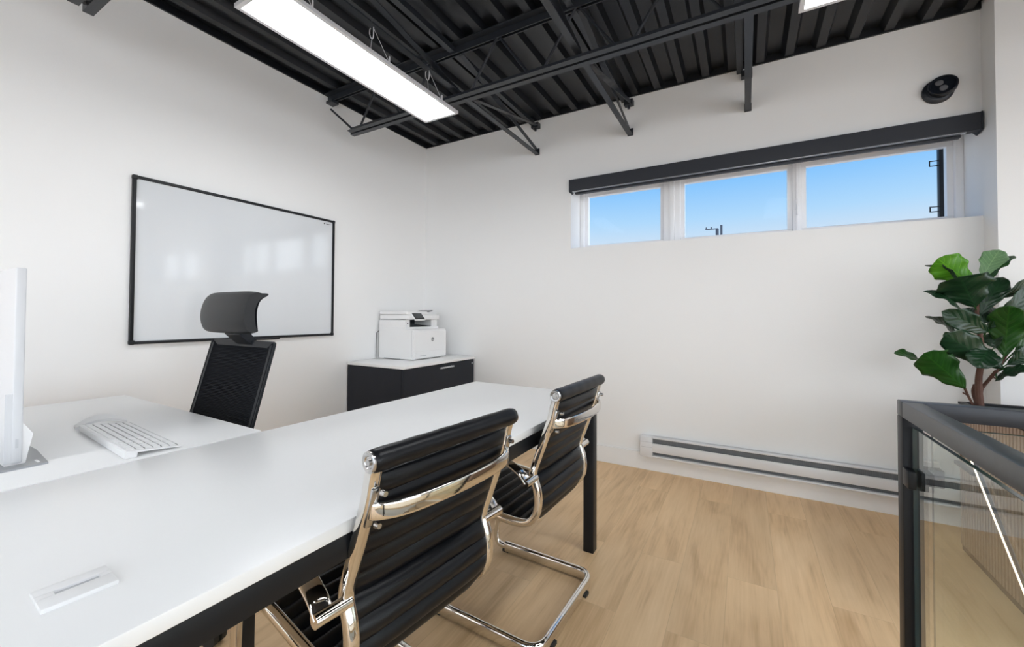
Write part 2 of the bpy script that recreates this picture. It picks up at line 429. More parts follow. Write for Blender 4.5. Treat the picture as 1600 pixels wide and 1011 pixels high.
# ------------------------------------------------------------ windows
FY = 3.345      # room face of the frame
def window(name, x0, x1, mull, label):
    root = bpy.data.objects.new(name, None); COL.objects.link(root); root.location = ((x0+x1)/2, FY, WZ0)
    struct(root, label, 'window')
    z0, z1 = WZ0, WZ1; B = YW + .298
    bm = BM()   # outer frame with stepped profile
    for a in ((x0, FY, z0, x1, B, z0+.030), (x0, FY, z1-.032, x1, B, z1), (x0, FY, z0, x0+.035, B, z1), (x1-.035, FY, z0, x1, B, z1)): add_box(bm, *a, .003)
    for a in ((x0+.035, FY+.02, z0+.03, x1-.035, B, z0+.042), (x0+.035, FY+.02, z1-.048, x1-.035, B, z1-.032)): add_box(bm, *a, .002)
    obj('window_frame', bm, PVC, root, True)
    xs = [x0+.035]
    for (a, b) in mull:
        bm = BM(); add_box(bm, a, FY+.006, z0+.03, b, B, z1-.032, .003); add_box(bm, a+(b-a)*.35, FY-.002, z0+.03, b-(b-a)*.35, FY+.02, z1-.032, .003)
        obj('mullion', bm, PVC, root, True)
        xs += [a, b]
    xs.append(x1-.035)
    for i in range(0, len(xs), 2):
        a, b = xs[i], xs[i+1]; s = .028; g = FY+.03
        bm = BM()
        for q in ((a, g, z0+.040, b, g+.04, z0+.042+s*.5), (a, g, z1-.05-s, b, g+.04, z1-.040)): add_box(bm, *q, .003)
        for q in ((a, g+.0005, z0+.042+s*.5, a+s, g+.04, z1-.05-s), (b-s, g+.0005, z0+.042+s*.5, b, g+.04, z1-.05-s)): add_box(bm, *q)
        sash = obj('sash', bm, PVC, root, True)
        bm = BM(); add_box(bm, a+s-.004, g+.018, z0+.05, b-s+.004, g+.024, z1-.05-s+.004)
        gl = obj('pane', bm, WGLASS, root)
    localise(root)
    return root
w1 = window('window_1', WX0, WX1, ((-.545, -.425), (.285, .335)), 'long three-pane white window high on the wall under the blind')
w2 = window('window_2', PX1, W2X1, ((2.15, 2.27), (2.95, 3.0)), None)
def added_glazing(name, ax, a0, a1, z0, z1, n):  # glazed walls out of view, added to let in fill daylight
    root = bpy.data.objects.new(name, None); COL.objects.link(root); struct(root)
    bm = BM(); gl = BM(); w = .05
    def bx_(g, u0, v0, u1, v1, d):
        if ax == 'y': add_box(g, u0, YB-.1-d, v0, u1, YB-.1+d, v1)
        else: add_box(g, XR+.1-d, u0, v0, XR+.1+d, u1, v1)
    bx_(bm, a0, z0, a1, z0+w, .04); bx_(bm, a0, z1-w, a1, z1, .04)
    for i in range(n+1):
        c = a0 + w/2 + (a1-a0-w)*i/n; bx_(bm, c-w/2, z0+w, c+w/2, z1-w, .04)
        if i < n: bx_(gl, c+w/2, z0+w, c+(a1-a0-w)/n-w/2, z1-w, .003)
    obj('window_frame', bm, BLACKM, root); obj('pane', gl, WGLASS, root)
added_glazing('window_added_rear', 'y', *FW, 4)
added_glazing('window_added_right', 'x', *RW, 4)
bm = BM()
add_box(bm, .300, FY-.012, 1.84, .318, FY+.008, 1.905, .004); add_box(bm, .304, FY-.024, 1.80, .314, FY-.010, 1.875, .004)
lt = obj('window_latch', bm, PVC, w1, True, label='small white latch on the right mullion'); lt.data.transform(Matrix.Translation(-w1.location))

# roller blind cassette over the window
rb = thing('roller_blind', 'long charcoal roller blind cassette mounted across the top of the window', 'blind', ((WX0+WX1)/2, YW-.02, 2.115))
bm = BM(); prism(bm, [(YW-.028, 2.118), (YW-.030, 2.211), (YW+.075, 2.213), (YW+.075, 2.155), (YW+.02, 2.118)], 'x', WX0-.004, WX1-.012)
obj('fascia', bm, BLIND, rb)
bm = BM(); add_box(bm, WX0+.03, YW+.012, 2.102, WX1-.075, YW+.048, 2.117, .004); obj('bottom_bar', bm, BLIND, rb, True)
bm = BM(); add_box(bm, WX0+.02, YW-.020, 2.1135, WX1-.065, YW+.006, 2.1185); obj('fascia_channel', bm, ALU, rb, label='thin pale metal edge under the fascia')
for s_, xa in ((0, WX0-.005), (1, WX1-.013)):
    bm = BM(); prism(bm, [(YW-.032, 2.116), (YW-.032, 2.213), (YW+.08, 2.213), (YW+.08, 2.14), (YW+.03, 2.104)], 'x', xa, xa+.006); obj('end_cap', bm, BLIND, rb)
localise(rb)

# things outdoors seen through the panes
mc = thing('conduit', 'dark vertical conduit with two clips outside the right pane', 'pipe', (1.08, 3.56, 1.5))
bm = BM(); add_box(bm, 1.062, 3.54, 1.0, 1.107, 3.58, 2.8, .004); obj('pipe', bm, BLACKM, mc, True)
bm = BM(); add_box(bm, 1.065, 3.425, 2.5, 1.095, 3.545, 2.53); obj('wall_bracket', bm, BLACKM, mc)
for zc in (1.80, 2.09):
    bm = BM()
    for a in ((1.022, 3.55, zc-.018, 1.062, 3.556, zc-.013), (1.022, 3.55, zc+.013, 1.062, 3.556, zc+.018), (1.019, 3.55, zc-.018, 1.024, 3.556, zc+.018)): add_box(bm, *a)
    obj('clip', bm, BLACKM, mc)
localise(mc)
POLEM = mat('weathered_pole', (.03, .04, .06), .8, noise=.2)
up = thing('utility_pole', 'distant utility pole with a crossarm seen low in the middle pane', 'pole', (-1.55, 30, -3))
bm = BM(); add_cyl(bm, (-1.55, 30, -3), (-1.55, 30, 6.85), .11, .09, 12); obj('pole', bm, POLEM, up, True)
bm = BM(); add_cyl(bm, (-1.30, 29.9, 6.2), (-1.30, 29.9, 7.05), .07, .07, 10); obj('transformer', bm, POLEM, up, True)
bm = BM(); add_box(bm, -2.25, 29.95, 6.83, -1.5, 30.05, 6.88, M=None); obj('crossarm', bm, POLEM, up)
for q in (-2.2, -1.9):
    bm = BM(); add_cyl(bm, (q, 30, 6.88), (q, 30, 7.0), .05, .03, 8); obj('insulator', bm, POLEM, up)
localise(up)

# ------------------------------------------------------------ roof steel
def angle_bar(bm, p, q, leg=.032, th=.004, flip=1, side=None):
    p = Vector(p); q = Vector(q); sec = [(0, 0), (leg*flip, 0), (leg*flip, th), (th*flip, th), (th*flip, leg), (0, leg)]
    sweep(bm, [p, q], sec, up=(0, 0, 1))
def joist(y, label, xe):
    t = thing('steel_joist', label, 'joist', (XL+.1, y, 2.44), group='open-web steel joists')
    zb, zt = 2.445, 2.735
    bm = BM()
    for s in (-1, 1):
        sec = [(0, 0), (s*.036, 0), (s*.036, .005), (s*.005, .005), (s*.005, .036), (0, .036)]
        sweep(bm, [Vector((XL+.26 + (0 if s > 0 else -.03), y+s*-.009, zb)), Vector((xe, y+s*-.009, zb))], sec)
    obj('bottom_chord', bm, STEEL, t)
    bm = BM()
    for s in (-1, 1):
        sec = [(0, .045), (s*.045, .045), (s*.045, .040), (s*.006, .040), (s*.006, 0), (0, 0)]
        sweep(bm, [Vector((XL+.0, y+s*-.009, zt)), Vector((xe, y+s*-.009, zt))], sec)
    obj('top_chord', bm, STEEL, t)
    bm = BM(); add_box(bm, XL, y-.03, zt-.018, XL+.07, y+.03, zt); obj('joist_seat', bm, STEEL, t)
    # round web rods
    xb0 = -2.475; k = 0
    bm = BM(); add_cyl(bm, (XL+.02, y, zt-.055), (xb0, y, zb+.012), .008, seg=8); obj('web_rod', bm, STEEL, t, True)
    step = .53; x = xb0 + .045
    while x < min(xe, 2.6):
        for (a, b) in (((x, zb+.01), (x+.20, zt+.01)), ((x+.215, zt+.01), (x+.42, zb+.01))):
            bm = BM(); add_cyl(bm, (a[0], y, a[1]), (b[0], y, b[1]), .008, seg=8); obj('web_rod', bm, STEEL, t, True)
        x += .487
    localise(t)
    return t
joist(2.03, 'black open-web steel joist crossing the ceiling nearest the window wall', XR-.05)
joist(.615, 'black open-web steel joist whose end shows at the top left corner of the photo', XR-.05)
joist(-1.0, 'black open-web steel joist behind the viewpoint', XR-.05)
def brace(x, label, twist=False):
    t = thing('roof_bracing', label, 'brace', (x, YW, 2.5), group='cross bracing between the joist and the window wall')
    zb, zt = 2.482, 2.745
    bm = BM(); angle_bar(bm, (x, .5, zb), (x, YW-.002, zb), .036, .005); obj('lower_angle', bm, STEEL, t)
    bm = BM(); angle_bar(bm, (x-.01, .5, zt), (x-.01, YW-.002, zt), .036, .005, -1); obj('upper_angle', bm, STEEL, t)
    sec = [(-.016, -.002), (.016, -.002), (.016, .002), (-.016, .002)]
    def flat(p, q, tw):
        p = Vector(p); q = Vector(q); n = 14; bm = BM(); rings = []
        d = (q-p).normalized(); s0 = Vector((1, 0, 0)); u0 = s0.cross(d).normalized()
        for i in range(n+1):
            a = tw*min(max((i/n-.25)/.4, 0), 1); s = s0*math.cos(a)+u0*math.sin(a); u = s.cross(d); c = p.lerp(q, i/n)
            rings.append([bm.verts.new(c + s*a_+u*b_) for a_, b_ in sec])
        for A, B in zip(rings, rings[1:]):
            for j in range(4): bm.faces.new((A[j], A[(j+1) % 4], B[(j+1) % 4], B[j]))
        bm.faces.new(rings[0][::-1]); bm.faces.new(rings[-1]); return bm
    obj('diagonal_strap', flat((x+.02, 2.06, zb+.01), (x+.03, YW-.004, zt-.02), PI/2 if twist else 0), STEEL, t)
    obj('diagonal_strap', flat((x+.01, 2.06, zt-.0), (x+.012, YW-.004, zb+.045), PI/2), STEEL, t)
    obj('diagonal_strap', flat((x+.02, 2.0, zb+.01), (x+.03, .60, zt-.02), 0), STEEL, t)
    bm = BM(); add_box(bm, x-.02, YW-.05, zt-.045, x+.045, YW-.001, zt-.005); add_cyl(bm, (x+.012, YW-.03, zt-.07), (x+.012, YW-.03, zt-.04), .01, seg=8)
    obj('wall_clip', bm, STEEL, t)
    bm = BM(); add_box(bm, x-.002, YW-.012, zb-.004, x+.04, YW-.001, zb+.05, .002); obj('end_plate', bm, STEEL, t)
    localise(t)
    return t
brace(-1.545, 'black roof cross bracing ending on the window wall, leftmost of three')
brace(-.765, 'black roof cross bracing with a twisted strap above the left end of the blind', True)
brace(.005, 'black roof cross bracing meeting the window wall above the middle of the window', True)

# ------------------------------------------------------------ ceiling lights
def panel(x0, y0, x1, y1, z, label):
    t = thing('ceiling_light', label, 'ceiling light', ((x0+x1)/2, (y0+y1)/2, z), group='long flat ceiling light panels')
    hx = (x1-x0)/2; hy = (y1-y0)/2; f = .017; h = .016
    bm = BM()
    for a in ((-hx, -hy, 0, -hx+f, hy, h), (hx-f, -hy, 0, hx, hy, h), (-hx+f, -hy, 0, hx-f, -hy+f, h), (-hx+f, hy-f, 0, hx-f, hy, h), (-hx+f, -hy+f, h-.006, hx-f, hy-f, h)): add_box(bm, *a)
    obj('fixture_frame', bm, FIXF, t)
    bm = BM(); add_box(bm, -hx+f, -hy+f, .004, hx-f, hy-f, .010); obj('diffuser', bm, LED, t, label='glowing white diffuser')
    for yy in (-.45, -.045, .35):
        bm = BM(); top = (.062, yy, .205)
        lp = [Vector((top[0]+.004+.014*math.sin(a), yy + .003*math.cos(a*2),   .150+.033*math.cos(a))) for a in [2*PI*i/14 for i in range(14)]]
        sweep(bm, lp, ellipse(.0022, .0022, 6), up=(0, 1, 0), closed=True)
        add_cyl(bm, top, (top[0]+.004, yy, .183), .0018, seg=6)
        add_cyl(bm, (top[0]+.004, yy, .117), (hx-.006, yy-.055, h-.001), .0015, seg=6)
        add_cyl(bm, (top[0]+.004, yy, .183), (hx-.006, yy+.06, h-.001), .0012, seg=6)
        add_cyl(bm, (hx-.006, yy+.06, h-.001), (hx-.006, yy+.06, h+.03), .0035, seg=6)
        obj('hanging_wire', bm, WIRE, t)
    return t
LZ = 2.315
p0 = panel(-1.73, .845, -1.478, 1.955, LZ, 'long flat ceiling light panel hanging over the white tables')
dup(p0, (.315, 1.395, LZ), 0, 'ceiling light panel whose corner shows at the top right above the window')
for (lx, ly, wh) in ((2.25, 1.4, 'beyond the stairwell near the window wall'), (3.9, 1.4, 'in the far right corner near the window wall'), (-1.6, -.95, 'behind the viewpoint beside the left wall'), (.315, -.95, 'directly behind the viewpoint'), (2.25, -.95, 'behind the stairwell'), (3.9, -.95, 'behind the stairwell beside the right wall'), (-1.6, -2.7, 'in the rear left corner'), (.315, -2.7, 'over the middle of the rear wall'), (2.25, -2.7, 'in the rear right part of the room')):  # panels added out of view to light the rest of the room
    dup(p0, (lx, ly, LZ), 0, 'unseen added ceiling light panel ' + wh)

# ------------------------------------------------------------ wall things
wb = thing('whiteboard', 'large black-framed glossy whiteboard on the left wall', 'whiteboard', (XL, 1.477, .96))
y0, y1, z0, z1 = .876, 2.077, .958, 1.835
bm = BM(); add_box(bm, XL+.001, y0+.01, z0+.01, XL+.012, y1-.01, z1-.01); obj('writing_surface', bm, WB, wb)
bm = BM(); f = .016
for a in ((y0, z0, y1, z0+f), (y0, z1-f, y1, z1), (y0, z0+f, y0+f, z1-f), (y1-f, z0+f, y1, z1-f)):
    add_box(bm, XL+.001, a[0], a[1], XL+.022, a[2], a[3], .003)
obj('frame', bm, BLACKM, wb, True)
for (cy_, cz_) in ((y0, z0), (y0, z1), (y1, z0), (y1, z1)):
    bm = BM(); sy = 1 if cy_ == y0 else -1; sz = 1 if cz_ == z0 else -1
    add_box(bm, XL+.001, min(cy_-sy*.002, cy_+sy*.022), min(cz_-sz*.002, cz_+sz*.022), XL+.025, max(cy_-sy*.002, cy_+sy*.022), max(cz_-sz*.002, cz_+sz*.022), .006, seg=3)
    obj('corner_cap', bm, BLACKM, wb, True)
bm = BM(); add_box(bm, XL+.02, 1.33, z0-.006, XL+.07, 1.63, z0+.004, .002); obj('marker_tray', bm, BLACKM, wb, True)
bm = BM(); add_cyl(bm, (XL+.0122, y1-.085, z1-.034), (XL+.0128, y1-.085, z1-.034), .006, seg=12); add_box(bm, XL+.0122, y1-.070, z1-.037, XL+.0126, y1-.030, z1-.033)
obj('maker_mark', bm, INK, wb)
localise(wb)

hs = thing('baseboard_heater', 'long white electric baseboard heater low on the window wall', 'heater', (.22, YW, .11))
hx0, hx1, hz0, hz1 = -.664, 1.09, .112, .252; hd = .062
bm = BM()
add_box(bm, hx0, YW-.010, hz0, hx1, YW-.001, hz1, 0)                       # back plate
add_box(bm, hx0, YW-hd*.75, hz1-.012, hx1, YW-.001, hz1, .003)             # top lip
add_box(bm, hx0, YW-hd, hz0+.036, hx1, YW-hd+.012, hz1-.042, .003)         # front panel
add_box(bm, hx0, YW-hd, hz0, hx1, YW-.001, hz0+.012, .003)                 # bottom lip
for xa, xb in ((hx0, hx0+.085), (hx1-.085, hx1)): add_box(bm, xa, YW-hd-.001, hz0-.001, xb, YW-.001, hz1+.001, .003)
obj('casing', bm, HEATM, hs, True)
bm = BM(); add_box(bm, hx0+.02, YW-hd*.55, hz0+.012, hx1-.02, YW-.011, hz1-.012)
for i in range(0, 170): add_box(bm, hx0+.09+i*.0093, YW-hd*.62, hz0+.014, hx0+.092+i*.0093, YW-hd*.5, hz1-.014)
obj('grille', bm, GRILL, hs, label='dark grille behind the two slots')
bm = BM(); add_box(bm, hx0+.004, YW-hd-.0015, hz0+.068, hx0+.084, YW-hd-.0005, hz0+.069); add_box(bm, hx0+.004, YW-hd-.0015, hz0+.104, hx0+.084, YW-hd-.0005, hz0+.105)
obj('end_cap_seam', bm, GRILL, hs)
localise(hs)
ob = thing('thermostat_box', 'small grey wall box just above the heater behind the guard glass', 'wall box', (.87, YW, .25))
bm = BM(); add_box(bm, .825, YW-.045, .254, .915, YW-.001, .335, .004); obj('cover', bm, PLASTG, ob, True)
bm = BM(); add_box(bm, .83, YW-.047, .33, .91, YW-.003, .339, .003); obj('lid', bm, PLASTW, ob, True)
localise(ob)

sp = thing('emergency_light', 'round black twin-lens light on the wall above the blind', 'emergency light', (.936, YW, 2.372))
bm = BM(); lathe(bm, [(.066, 0), (.068, .006), (.066, .014), (.056, .02), (.050, .022)], (0, 0, 0), 36)
bmesh.ops.transform(bm, matrix=Matrix.Rotation(PI/2, 4, 'X'), verts=bm.verts); obj('mounting_ring', bm, SPK, sp, True)
Mh = Matrix.Translation((.012, -.034, .012)) @ Matrix.Rotation(math.radians(-14), 4, 'Z') @ Matrix.Rotation(math.radians(90-15), 4, 'X')
bm = BM(); lathe(bm, [(.050, -.026), (.058, -.012), (.060, .012), (.057, .017), (.050, .017), (.048, .009), (.0, .009)][:-1], (0, 0, 0), 36)
bmesh.ops.transform(bm, matrix=Mh, verts=bm.verts); hd_ = obj('head', bm, SPK, sp, True)
for q in ((-.014, .018), (.002, -.020)):
    bm = BM(); lathe(bm, [(.017, .009), (.0165, .0125), (.012, .0135)], (q[0], q[1], 0), 20); bmesh.ops.transform(bm, matrix=Mh, verts=bm.verts); obj('lens', bm, LENS, hd_, True)

# ------------------------------------------------------------ tables
TA = math.radians(-.9)
TZ = .74
tb = thing('meeting_table', 'long white table with black steel frame and square legs', 'table', (-.618, 1.95, 0), -TA*1.0)
# local frame: +x right (the near edge is x=0), table runs towards -y
TW, TL_ = .725, 2.35
tb.rotation_euler = (0, 0, math.radians(-.85))
bm = BM(); add_box(bm, -TW, -TL_, TZ-.025, 0, 0, TZ, .0025); obj('table_top', bm, LAM, tb, True)
lw = .05; zt = TZ - .025
bm = BM()
for a in ((-TW+.006, -TL_+.006, -TW+.006+lw, -.006), (-.006-lw, -TL_+.006, -.006, -.006)): add_box(bm, a[0], a[1], zt-.05, a[2], a[3], zt, .002)
for yy in (-.056, -TL_+.006, -TL_/2): add_box(bm, -TW+.05, yy, zt-.05, -.05, yy+.05, zt-.001, .002)
obj('frame', bm, BLACKM, tb, True)
for xx in (-TW+.006, -.006-lw):
    for yy in (-.006-lw, -TL_+.006):
        bm = BM(); add_box(bm, xx, yy, 0, xx+lw, yy+lw, zt-.05, .002); obj('leg', bm, BLACKM, tb, True)

rt = thing('desk', 'white desk joined to the long table under the monitor', 'desk', (-1.352, 1.95, 0))
rt.rotation_euler = (0, 0, math.radians(-.85))
bm = BM(); add_box(bm, -1.145, -1.95, TZ-.025, -.0015, -1.175, TZ, .0025); obj('desk_top', bm, LAM, rt, True)
bm = BM()
for a in ((-1.14, -1.945, -.006, -1.895), (-1.14, -1.231, -.006, -1.181)): add_box(bm, a[0], a[1], zt-.05, a[2], a[3], zt, .002)
add_box(bm, -1.14, -1.90, zt-.05, -1.09, -1.22, zt, .002)
obj('frame', bm, BLACKM, rt, True)
for yy in (-1.945, -1.231):
    bm = BM(); add_box(bm, -1.14, yy, 0, -1.09, yy+.05, zt-.05, .002); obj('leg', bm, BLACKM, rt, True)
    bm = BM(); add_box(bm, -.06, yy, 0, -.01, yy+.05, zt-.05, .002); obj('leg', bm, BLACKM, rt, True)

gm = thing('cable_grommet', 'small raised white cable grommet with a slot in the table top', 'cable grommet', (-.80, .205, TZ), math.radians(-3))
bm = BM(); gx, gy = .031, .037
for a in ((-gx, -gy, -gx+.020, gy), (gx-.030, -gy, gx, gy), (-gx+.020, -gy, gx-.030, -gy+.018), (-gx+.020, gy-.012, gx-.030, gy)): add_box(bm, a[0], a[1], 0, a[2], a[3], .006, .0012)
obj('rim', bm, PLASTW, gm, True)
bm = BM(); add_box(bm, -gx+.019, -gy+.017, 0, gx-.029, gy-.011, .0022); obj('slot_cover', bm, PLASTG, gm)

# ------------------------------------------------------------ desk things
mo = thing('computer_monitor', 'white all-in-one computer seen from behind at the left edge', 'computer', (-1.75, .28, TZ))
xr = -1.562
bm = BM(); add_box(bm, xr-.52, .2815, TZ+.008, xr, .300, 1.231, .003, seg=3); obj('screen_body', bm, MONW, mo, True)
bm = BM(); add_box(bm, xr-.51, .3002, TZ+.03, xr-.01, .3012, 1.221); obj('display', bm, SCREEN, mo)
bm = BM(); prism(bm, [(xr-.001, TZ+.010), (xr-.001, .920), (xr-.14, .862), (xr-.32, .79), (xr-.36, TZ+.010)], 'y', .270, .2820)
obj('rear_housing', bm, MONW, mo)
bm = BM(); prism(bm, [(.272, TZ+.004), (.306, TZ+.004), (.310, TZ+.03), (.318, TZ+.075), (.301, TZ+.105), (.272, TZ+.105)], 'x', xr-.34, xr-.004)
obj('stand', bm, PLASTW, mo)
bm = BM(); prism(bm, [(xr-.36, .19), (xr+.03, .19), (xr+.033, .337), (xr-.13, .350), (xr-.36, .350)], 'z', TZ, TZ+.005); ob_ = obj('base_plate', bm, GREYM, mo, label='brushed grey metal base plate')
bm = BM(); add_box(bm, xr-.012, .322, TZ+.005, xr+.018, .327, TZ+.0055); obj('base_mark', bm, PLASTW, ob_)
bm = BM(); add_box(bm, xr-.0005, .288, TZ+.046, xr+.0010, .293, TZ+.068, .0004); obj('side_button', bm, PLASTG, mo)
localise(mo)

kb = thing('keyboard', 'white slim keyboard raised at its back edge lying on the desk', 'keyboard', (-1.622, .520, TZ), math.radians(-4))
Lk, Dk = .455, .122
bm = BM(); prism(bm, [(-Dk/2, .001), (-Dk/2, .018), (-Dk/2+.004, .0205), (Dk/2, .006), (Dk/2, .004), (-Dk/2+.026, .0125), (-Dk/2+.024, .001)], 'x', -Lk/2, Lk/2)
obj('body', bm, PLASTW, kb)
sl = math.atan2(.006-.0205, Dk-.004)
rowsn = 6; kx0 = -Lk/2+.012; kd = (Dk-.014)/rowsn
for r in range(rowsn):
    yc = -Dk/2+.008+kd*(r+.5); zc = .0205 + (yc+Dk/2-.004)*math.tan(sl)
    bm = BM(); xx = kx0
    nk = 0
    random.seed(r)
    while xx < Lk/2-.016:
        w = .0155
        if r == 5 and nk == 4: w = .09
        if r in (2, 3, 4) and nk in (0, 13): w = .026
        if nk in (15, 18) and w < .02: xx += .006
        if xx + w > Lk/2-.008: break
        add_box(bm, xx, -kd*.41, -.0005, xx+w, kd*.41, .0022, .0006, seg=1, M=Matrix.Translation((0, yc, zc)) @ Matrix.Rotation(sl, 4, 'X'))
        xx += w + .0032; nk += 1
    obj('key_row', bm, PLASTW, kb)
    bm = BM(); add_box(bm, kx0, -.0011, -.0002, Lk/2-.014, .0011, .0007, M=Matrix.Translation((0, yc+kd*.5, zc+kd*.5*math.tan(sl))) @ Matrix.Rotation(sl, 4, 'X'))  # dark strip stands in for the shade between key rows
    obj('key_gap_shade', bm, KEYG, kb, label='grey shadow line between key rows')

ms = thing('computer_mouse', 'white arched computer mouse beyond the left end of the keyboard', 'mouse', (-1.905, .540, TZ), math.radians(80))
bm = BM(); nx, ny = 14, 8; top = []; bot = []
for i in range(nx+1):
    t = i/nx; x = -.062+.124*t; hgt = .003+.034*math.sin(PI*min(1, t*.92+.04))**.8; wd = .030*(.75+.3*math.sin(PI*t))
    top.append([]); bot.append([])
    for j in range(ny+1):
        s = -1+2*j/ny; top[-1].append(bm.verts.new((x, wd*s, hgt*(1-.35*s*s)))); bot[-1].append(bm.verts.new((x, wd*s*.97, max(.0005, (hgt*(1-.35*s*s))-.008) if .12 < t < .88 else .0005)))
for i in range(nx):
    for j in range(ny):
        bm.faces.new((top[i][j], top[i+1][j], top[i+1][j+1], top[i][j+1])); bm.faces.new((bot[i][j], bot[i][j+1], bot[i+1][j+1], bot[i+1][j]))
for i in range(nx):
    bm.faces.new((top[i][0], bot[i][0], bot[i+1][0], top[i+1][0])); bm.faces.new((top[i][ny], top[i+1][ny], bot[i+1][ny], bot[i][ny]))
for j in range(ny):
    bm.faces.new((top[0][j], top[0][j+1], bot[0][j+1], bot[0][j])); bm.faces.new((top[nx][j], bot[nx][j], bot[nx][j+1], top[nx][j+1]))
obj('shell', bm, PLASTW, ms, True, 60)

# ------------------------------------------------------------ cabinet and printer
cb = thing('file_cabinet', 'low black lateral cabinet with white top in the room corner', 'cabinet', (-2.45, 2.68, 0))
cx0, cx1, cy0, cy1, ch = XL+.016, -2.15, 2.215, 3.112, .744
bm = BM(); add_box(bm, cx0, cy0-.004, ch-.022, cx1+.006, cy1, ch, .002); obj('cabinet_top', bm, LAM, cb, True, label='white cabinet top')
bm = BM(); add_box(bm, cx0, cy0, .03, cx1-.02, cy1-.004, ch-.022); add_box(bm, cx0, cy0+.02, 0, cx1-.05, cy1-.02, .03); obj('carcass', bm, CABM, cb)
for (za, zb_) in ((.385, ch-.026), (.035, .381)):
    bm = BM(); add_box(bm, cx1-.019, cy0+.002, za, cx1, cy1-.008, zb_, .0015); d = obj('drawer', bm, CABM, cb)
    bm = BM(); zc = zb_-.028
    add_box(bm, cx1+.018, 2.605, zc-.006, cx1+.024, 2.785, zc+.006, .001); add_box(bm, cx1, 2.612, zc-.005, cx1+.02, 2.620, zc+.005); add_box(bm, cx1, 2.770, zc-.005, cx1+.02, 2.778, zc+.005)
    obj('drawer_handle', bm, ALU, d)
bm = BM(); add_cyl(bm, (cx1-.001, 3.075, .685), (cx1+.004, 3.075, .685), .008, seg=16); obj('lock', bm, ALU, cb, True)
localise(cb)

pr = thing('printer', 'white multifunction office printer on the black corner cabinet', 'printer', (-2.54, 2.73, ch))
px0, px1, py0, py1, pz = -2.735, -2.345, 2.525, 2.945, ch
zs = .995; zu = 1.075; zl_ = 1.128
bm = BM()
prism(bm, [(px0, pz+.006), (px1-.012, pz+.006), (px1, pz+.018), (px1, zs-.014), (px1-.014, zs), (px1-.09, zs), (px1-.09, zs+.02), (px0, zs+.02)], 'y', py0, py1)
for a in ((px0+.02, py0+.02), (px1-.05, py0+.02), (px0+.02, py1-.05), (px1-.05, py1-.05)): add_box(bm, a[0], a[1], pz, a[0]+.03, a[1]+.03, pz+.007)
# upper body around the output slot
add_box(bm, px0, py0, zs+.018, px1-.09, py0+.055, zu, .003); add_box(bm, px0, py1-.085, zs+.018, px1-.10, py1-.005, zu, .003); add_box(bm, px0, py0+.05, zs+.018, px0+.09, py1-.08, zu)
obj('body', bm, PLASTW, pr, True, 30)
bm = BM(); add_box(bm, px0+.085, py0+.056, zs+.016, px1-.105, py1-.086, zs+.024); add_box(bm, px0+.088, py0+.056, zs+.02, px0+.094, py1-.086, zu)
prism(bm, [(py0+.058, zs+.022), (py1-.10, zs+.022), (py1-.10, zs+.026), (py0+.058, zs+.050)], 'x', px0+.12, px1-.095)
obj('output_tray', bm, PLASTD, pr, label='dark paper output tray')
bm = BM(); add_box(bm, px0+.004, py0+.004, zu+.003, px1-.062, py1-.02, zu+.042, .005); obj('scanner_bed', bm, PLASTW, pr, True)
bm = BM(); add_box(bm, px0, py0, zu+.044, px1-.07, py0+.255, zl_+.02, .008, seg=3); add_box(bm, px0+.0, py0+.25, zu+.044, px1-.09, py1-.02, zu+.056, .003)
add_box(bm, px0+.05, py0+.25, zu+.056, px0+.13, py1-.03, zl_+.016, .005)
obj('document_feeder', bm, PLASTW, pr, True)
bm = BM(); prism(bm, [(py0+.26, zu+.06), (py1-.045, zu+.078), (py1-.045, zu+.084), (py0+.26, zu+.066)], 'x', px0+.13, px1-.12); obj('feeder_tray', bm, PLASTD, pr, label='dark feeder paper tray')
# tilted touch panel
Mp = Matrix.Translation((px1-.052, py0+.110, zu+.030)) @ Matrix.Rotation(math.radians(48), 4, 'Y')
bm = BM(); add_box(bm, -.042, -.062, -.008, .042, .062, .004, .004, M=Mp); tp = obj('control_panel', bm, PLASTW, pr, True)
bm = BM(); add_box(bm, -.038, -.057, .004, .034, .057, .0052, M=Mp); obj('panel_bezel', bm, PLASTD, tp)
bm = BM(); add_box(bm, -.028, -.042, .0052, .022, .042, .0056, M=Mp); obj('touch_screen', bm, SCREEN, tp)
# front door and paper drawer seams
bm = BM(); add_box(bm, px1-.001, py0+.008, pz+.068, px1+.003, py1-.006, zs-.014, .0015); obj('front_door', bm, PLASTW, pr)
bm = BM(); add_box(bm, px1-.001, py0+.03, pz+.014, px1+.003, py1-.006, pz+.063, .0015); dd = obj('paper_drawer', bm, PLASTW, pr)
bm = BM(); add_box(bm, px1+.003, py0+.075, pz+.030, px1+.0036, py0+.155, pz+.036); obj('drawer_mark', bm, PLASTG, dd)
bm = BM()
add_box(bm, px1-.0165, py0-.0006, pz+.02, px1-.0145, py0+.0004, zs-.01); add_box(bm, px0, py0-.0006, zu-.001, px1-.09, py0+.0004, zu+.001)
add_box(bm, px0+.06, py0-.0006, pz+.006, px1-.14, py0+.0004, pz+.012)
obj('side_seam', bm, PLASTG, pr)
lc = Vector((px1+.0034, py0+.235, pz+.165))
bm = BM(); lp = [Vector((lc.x, lc.y+.0165*math.cos(a), lc.z+.0165*math.sin(a))) for a in [2*PI*i/28 for i in range(28)]]
bm2 = BM(); add_cyl(bm2, (lc.x-.0006, lc.y, lc.z), (lc.x+.0004, lc.y, lc.z), .017, seg=32); lg = obj('logo_disc', bm2, KEYG, pr, label='round grey logo')
bm.free()
Mt = Matrix.Translation((lc.x+.0006, lc.y, lc.z)) @ Matrix(((0, 0, 1, 0), (1, 0, 0, 0), (0, 1, 0, 0), (0, 0, 0, 1))) @ Matrix.Shear('XY', 4, (.25, 0))
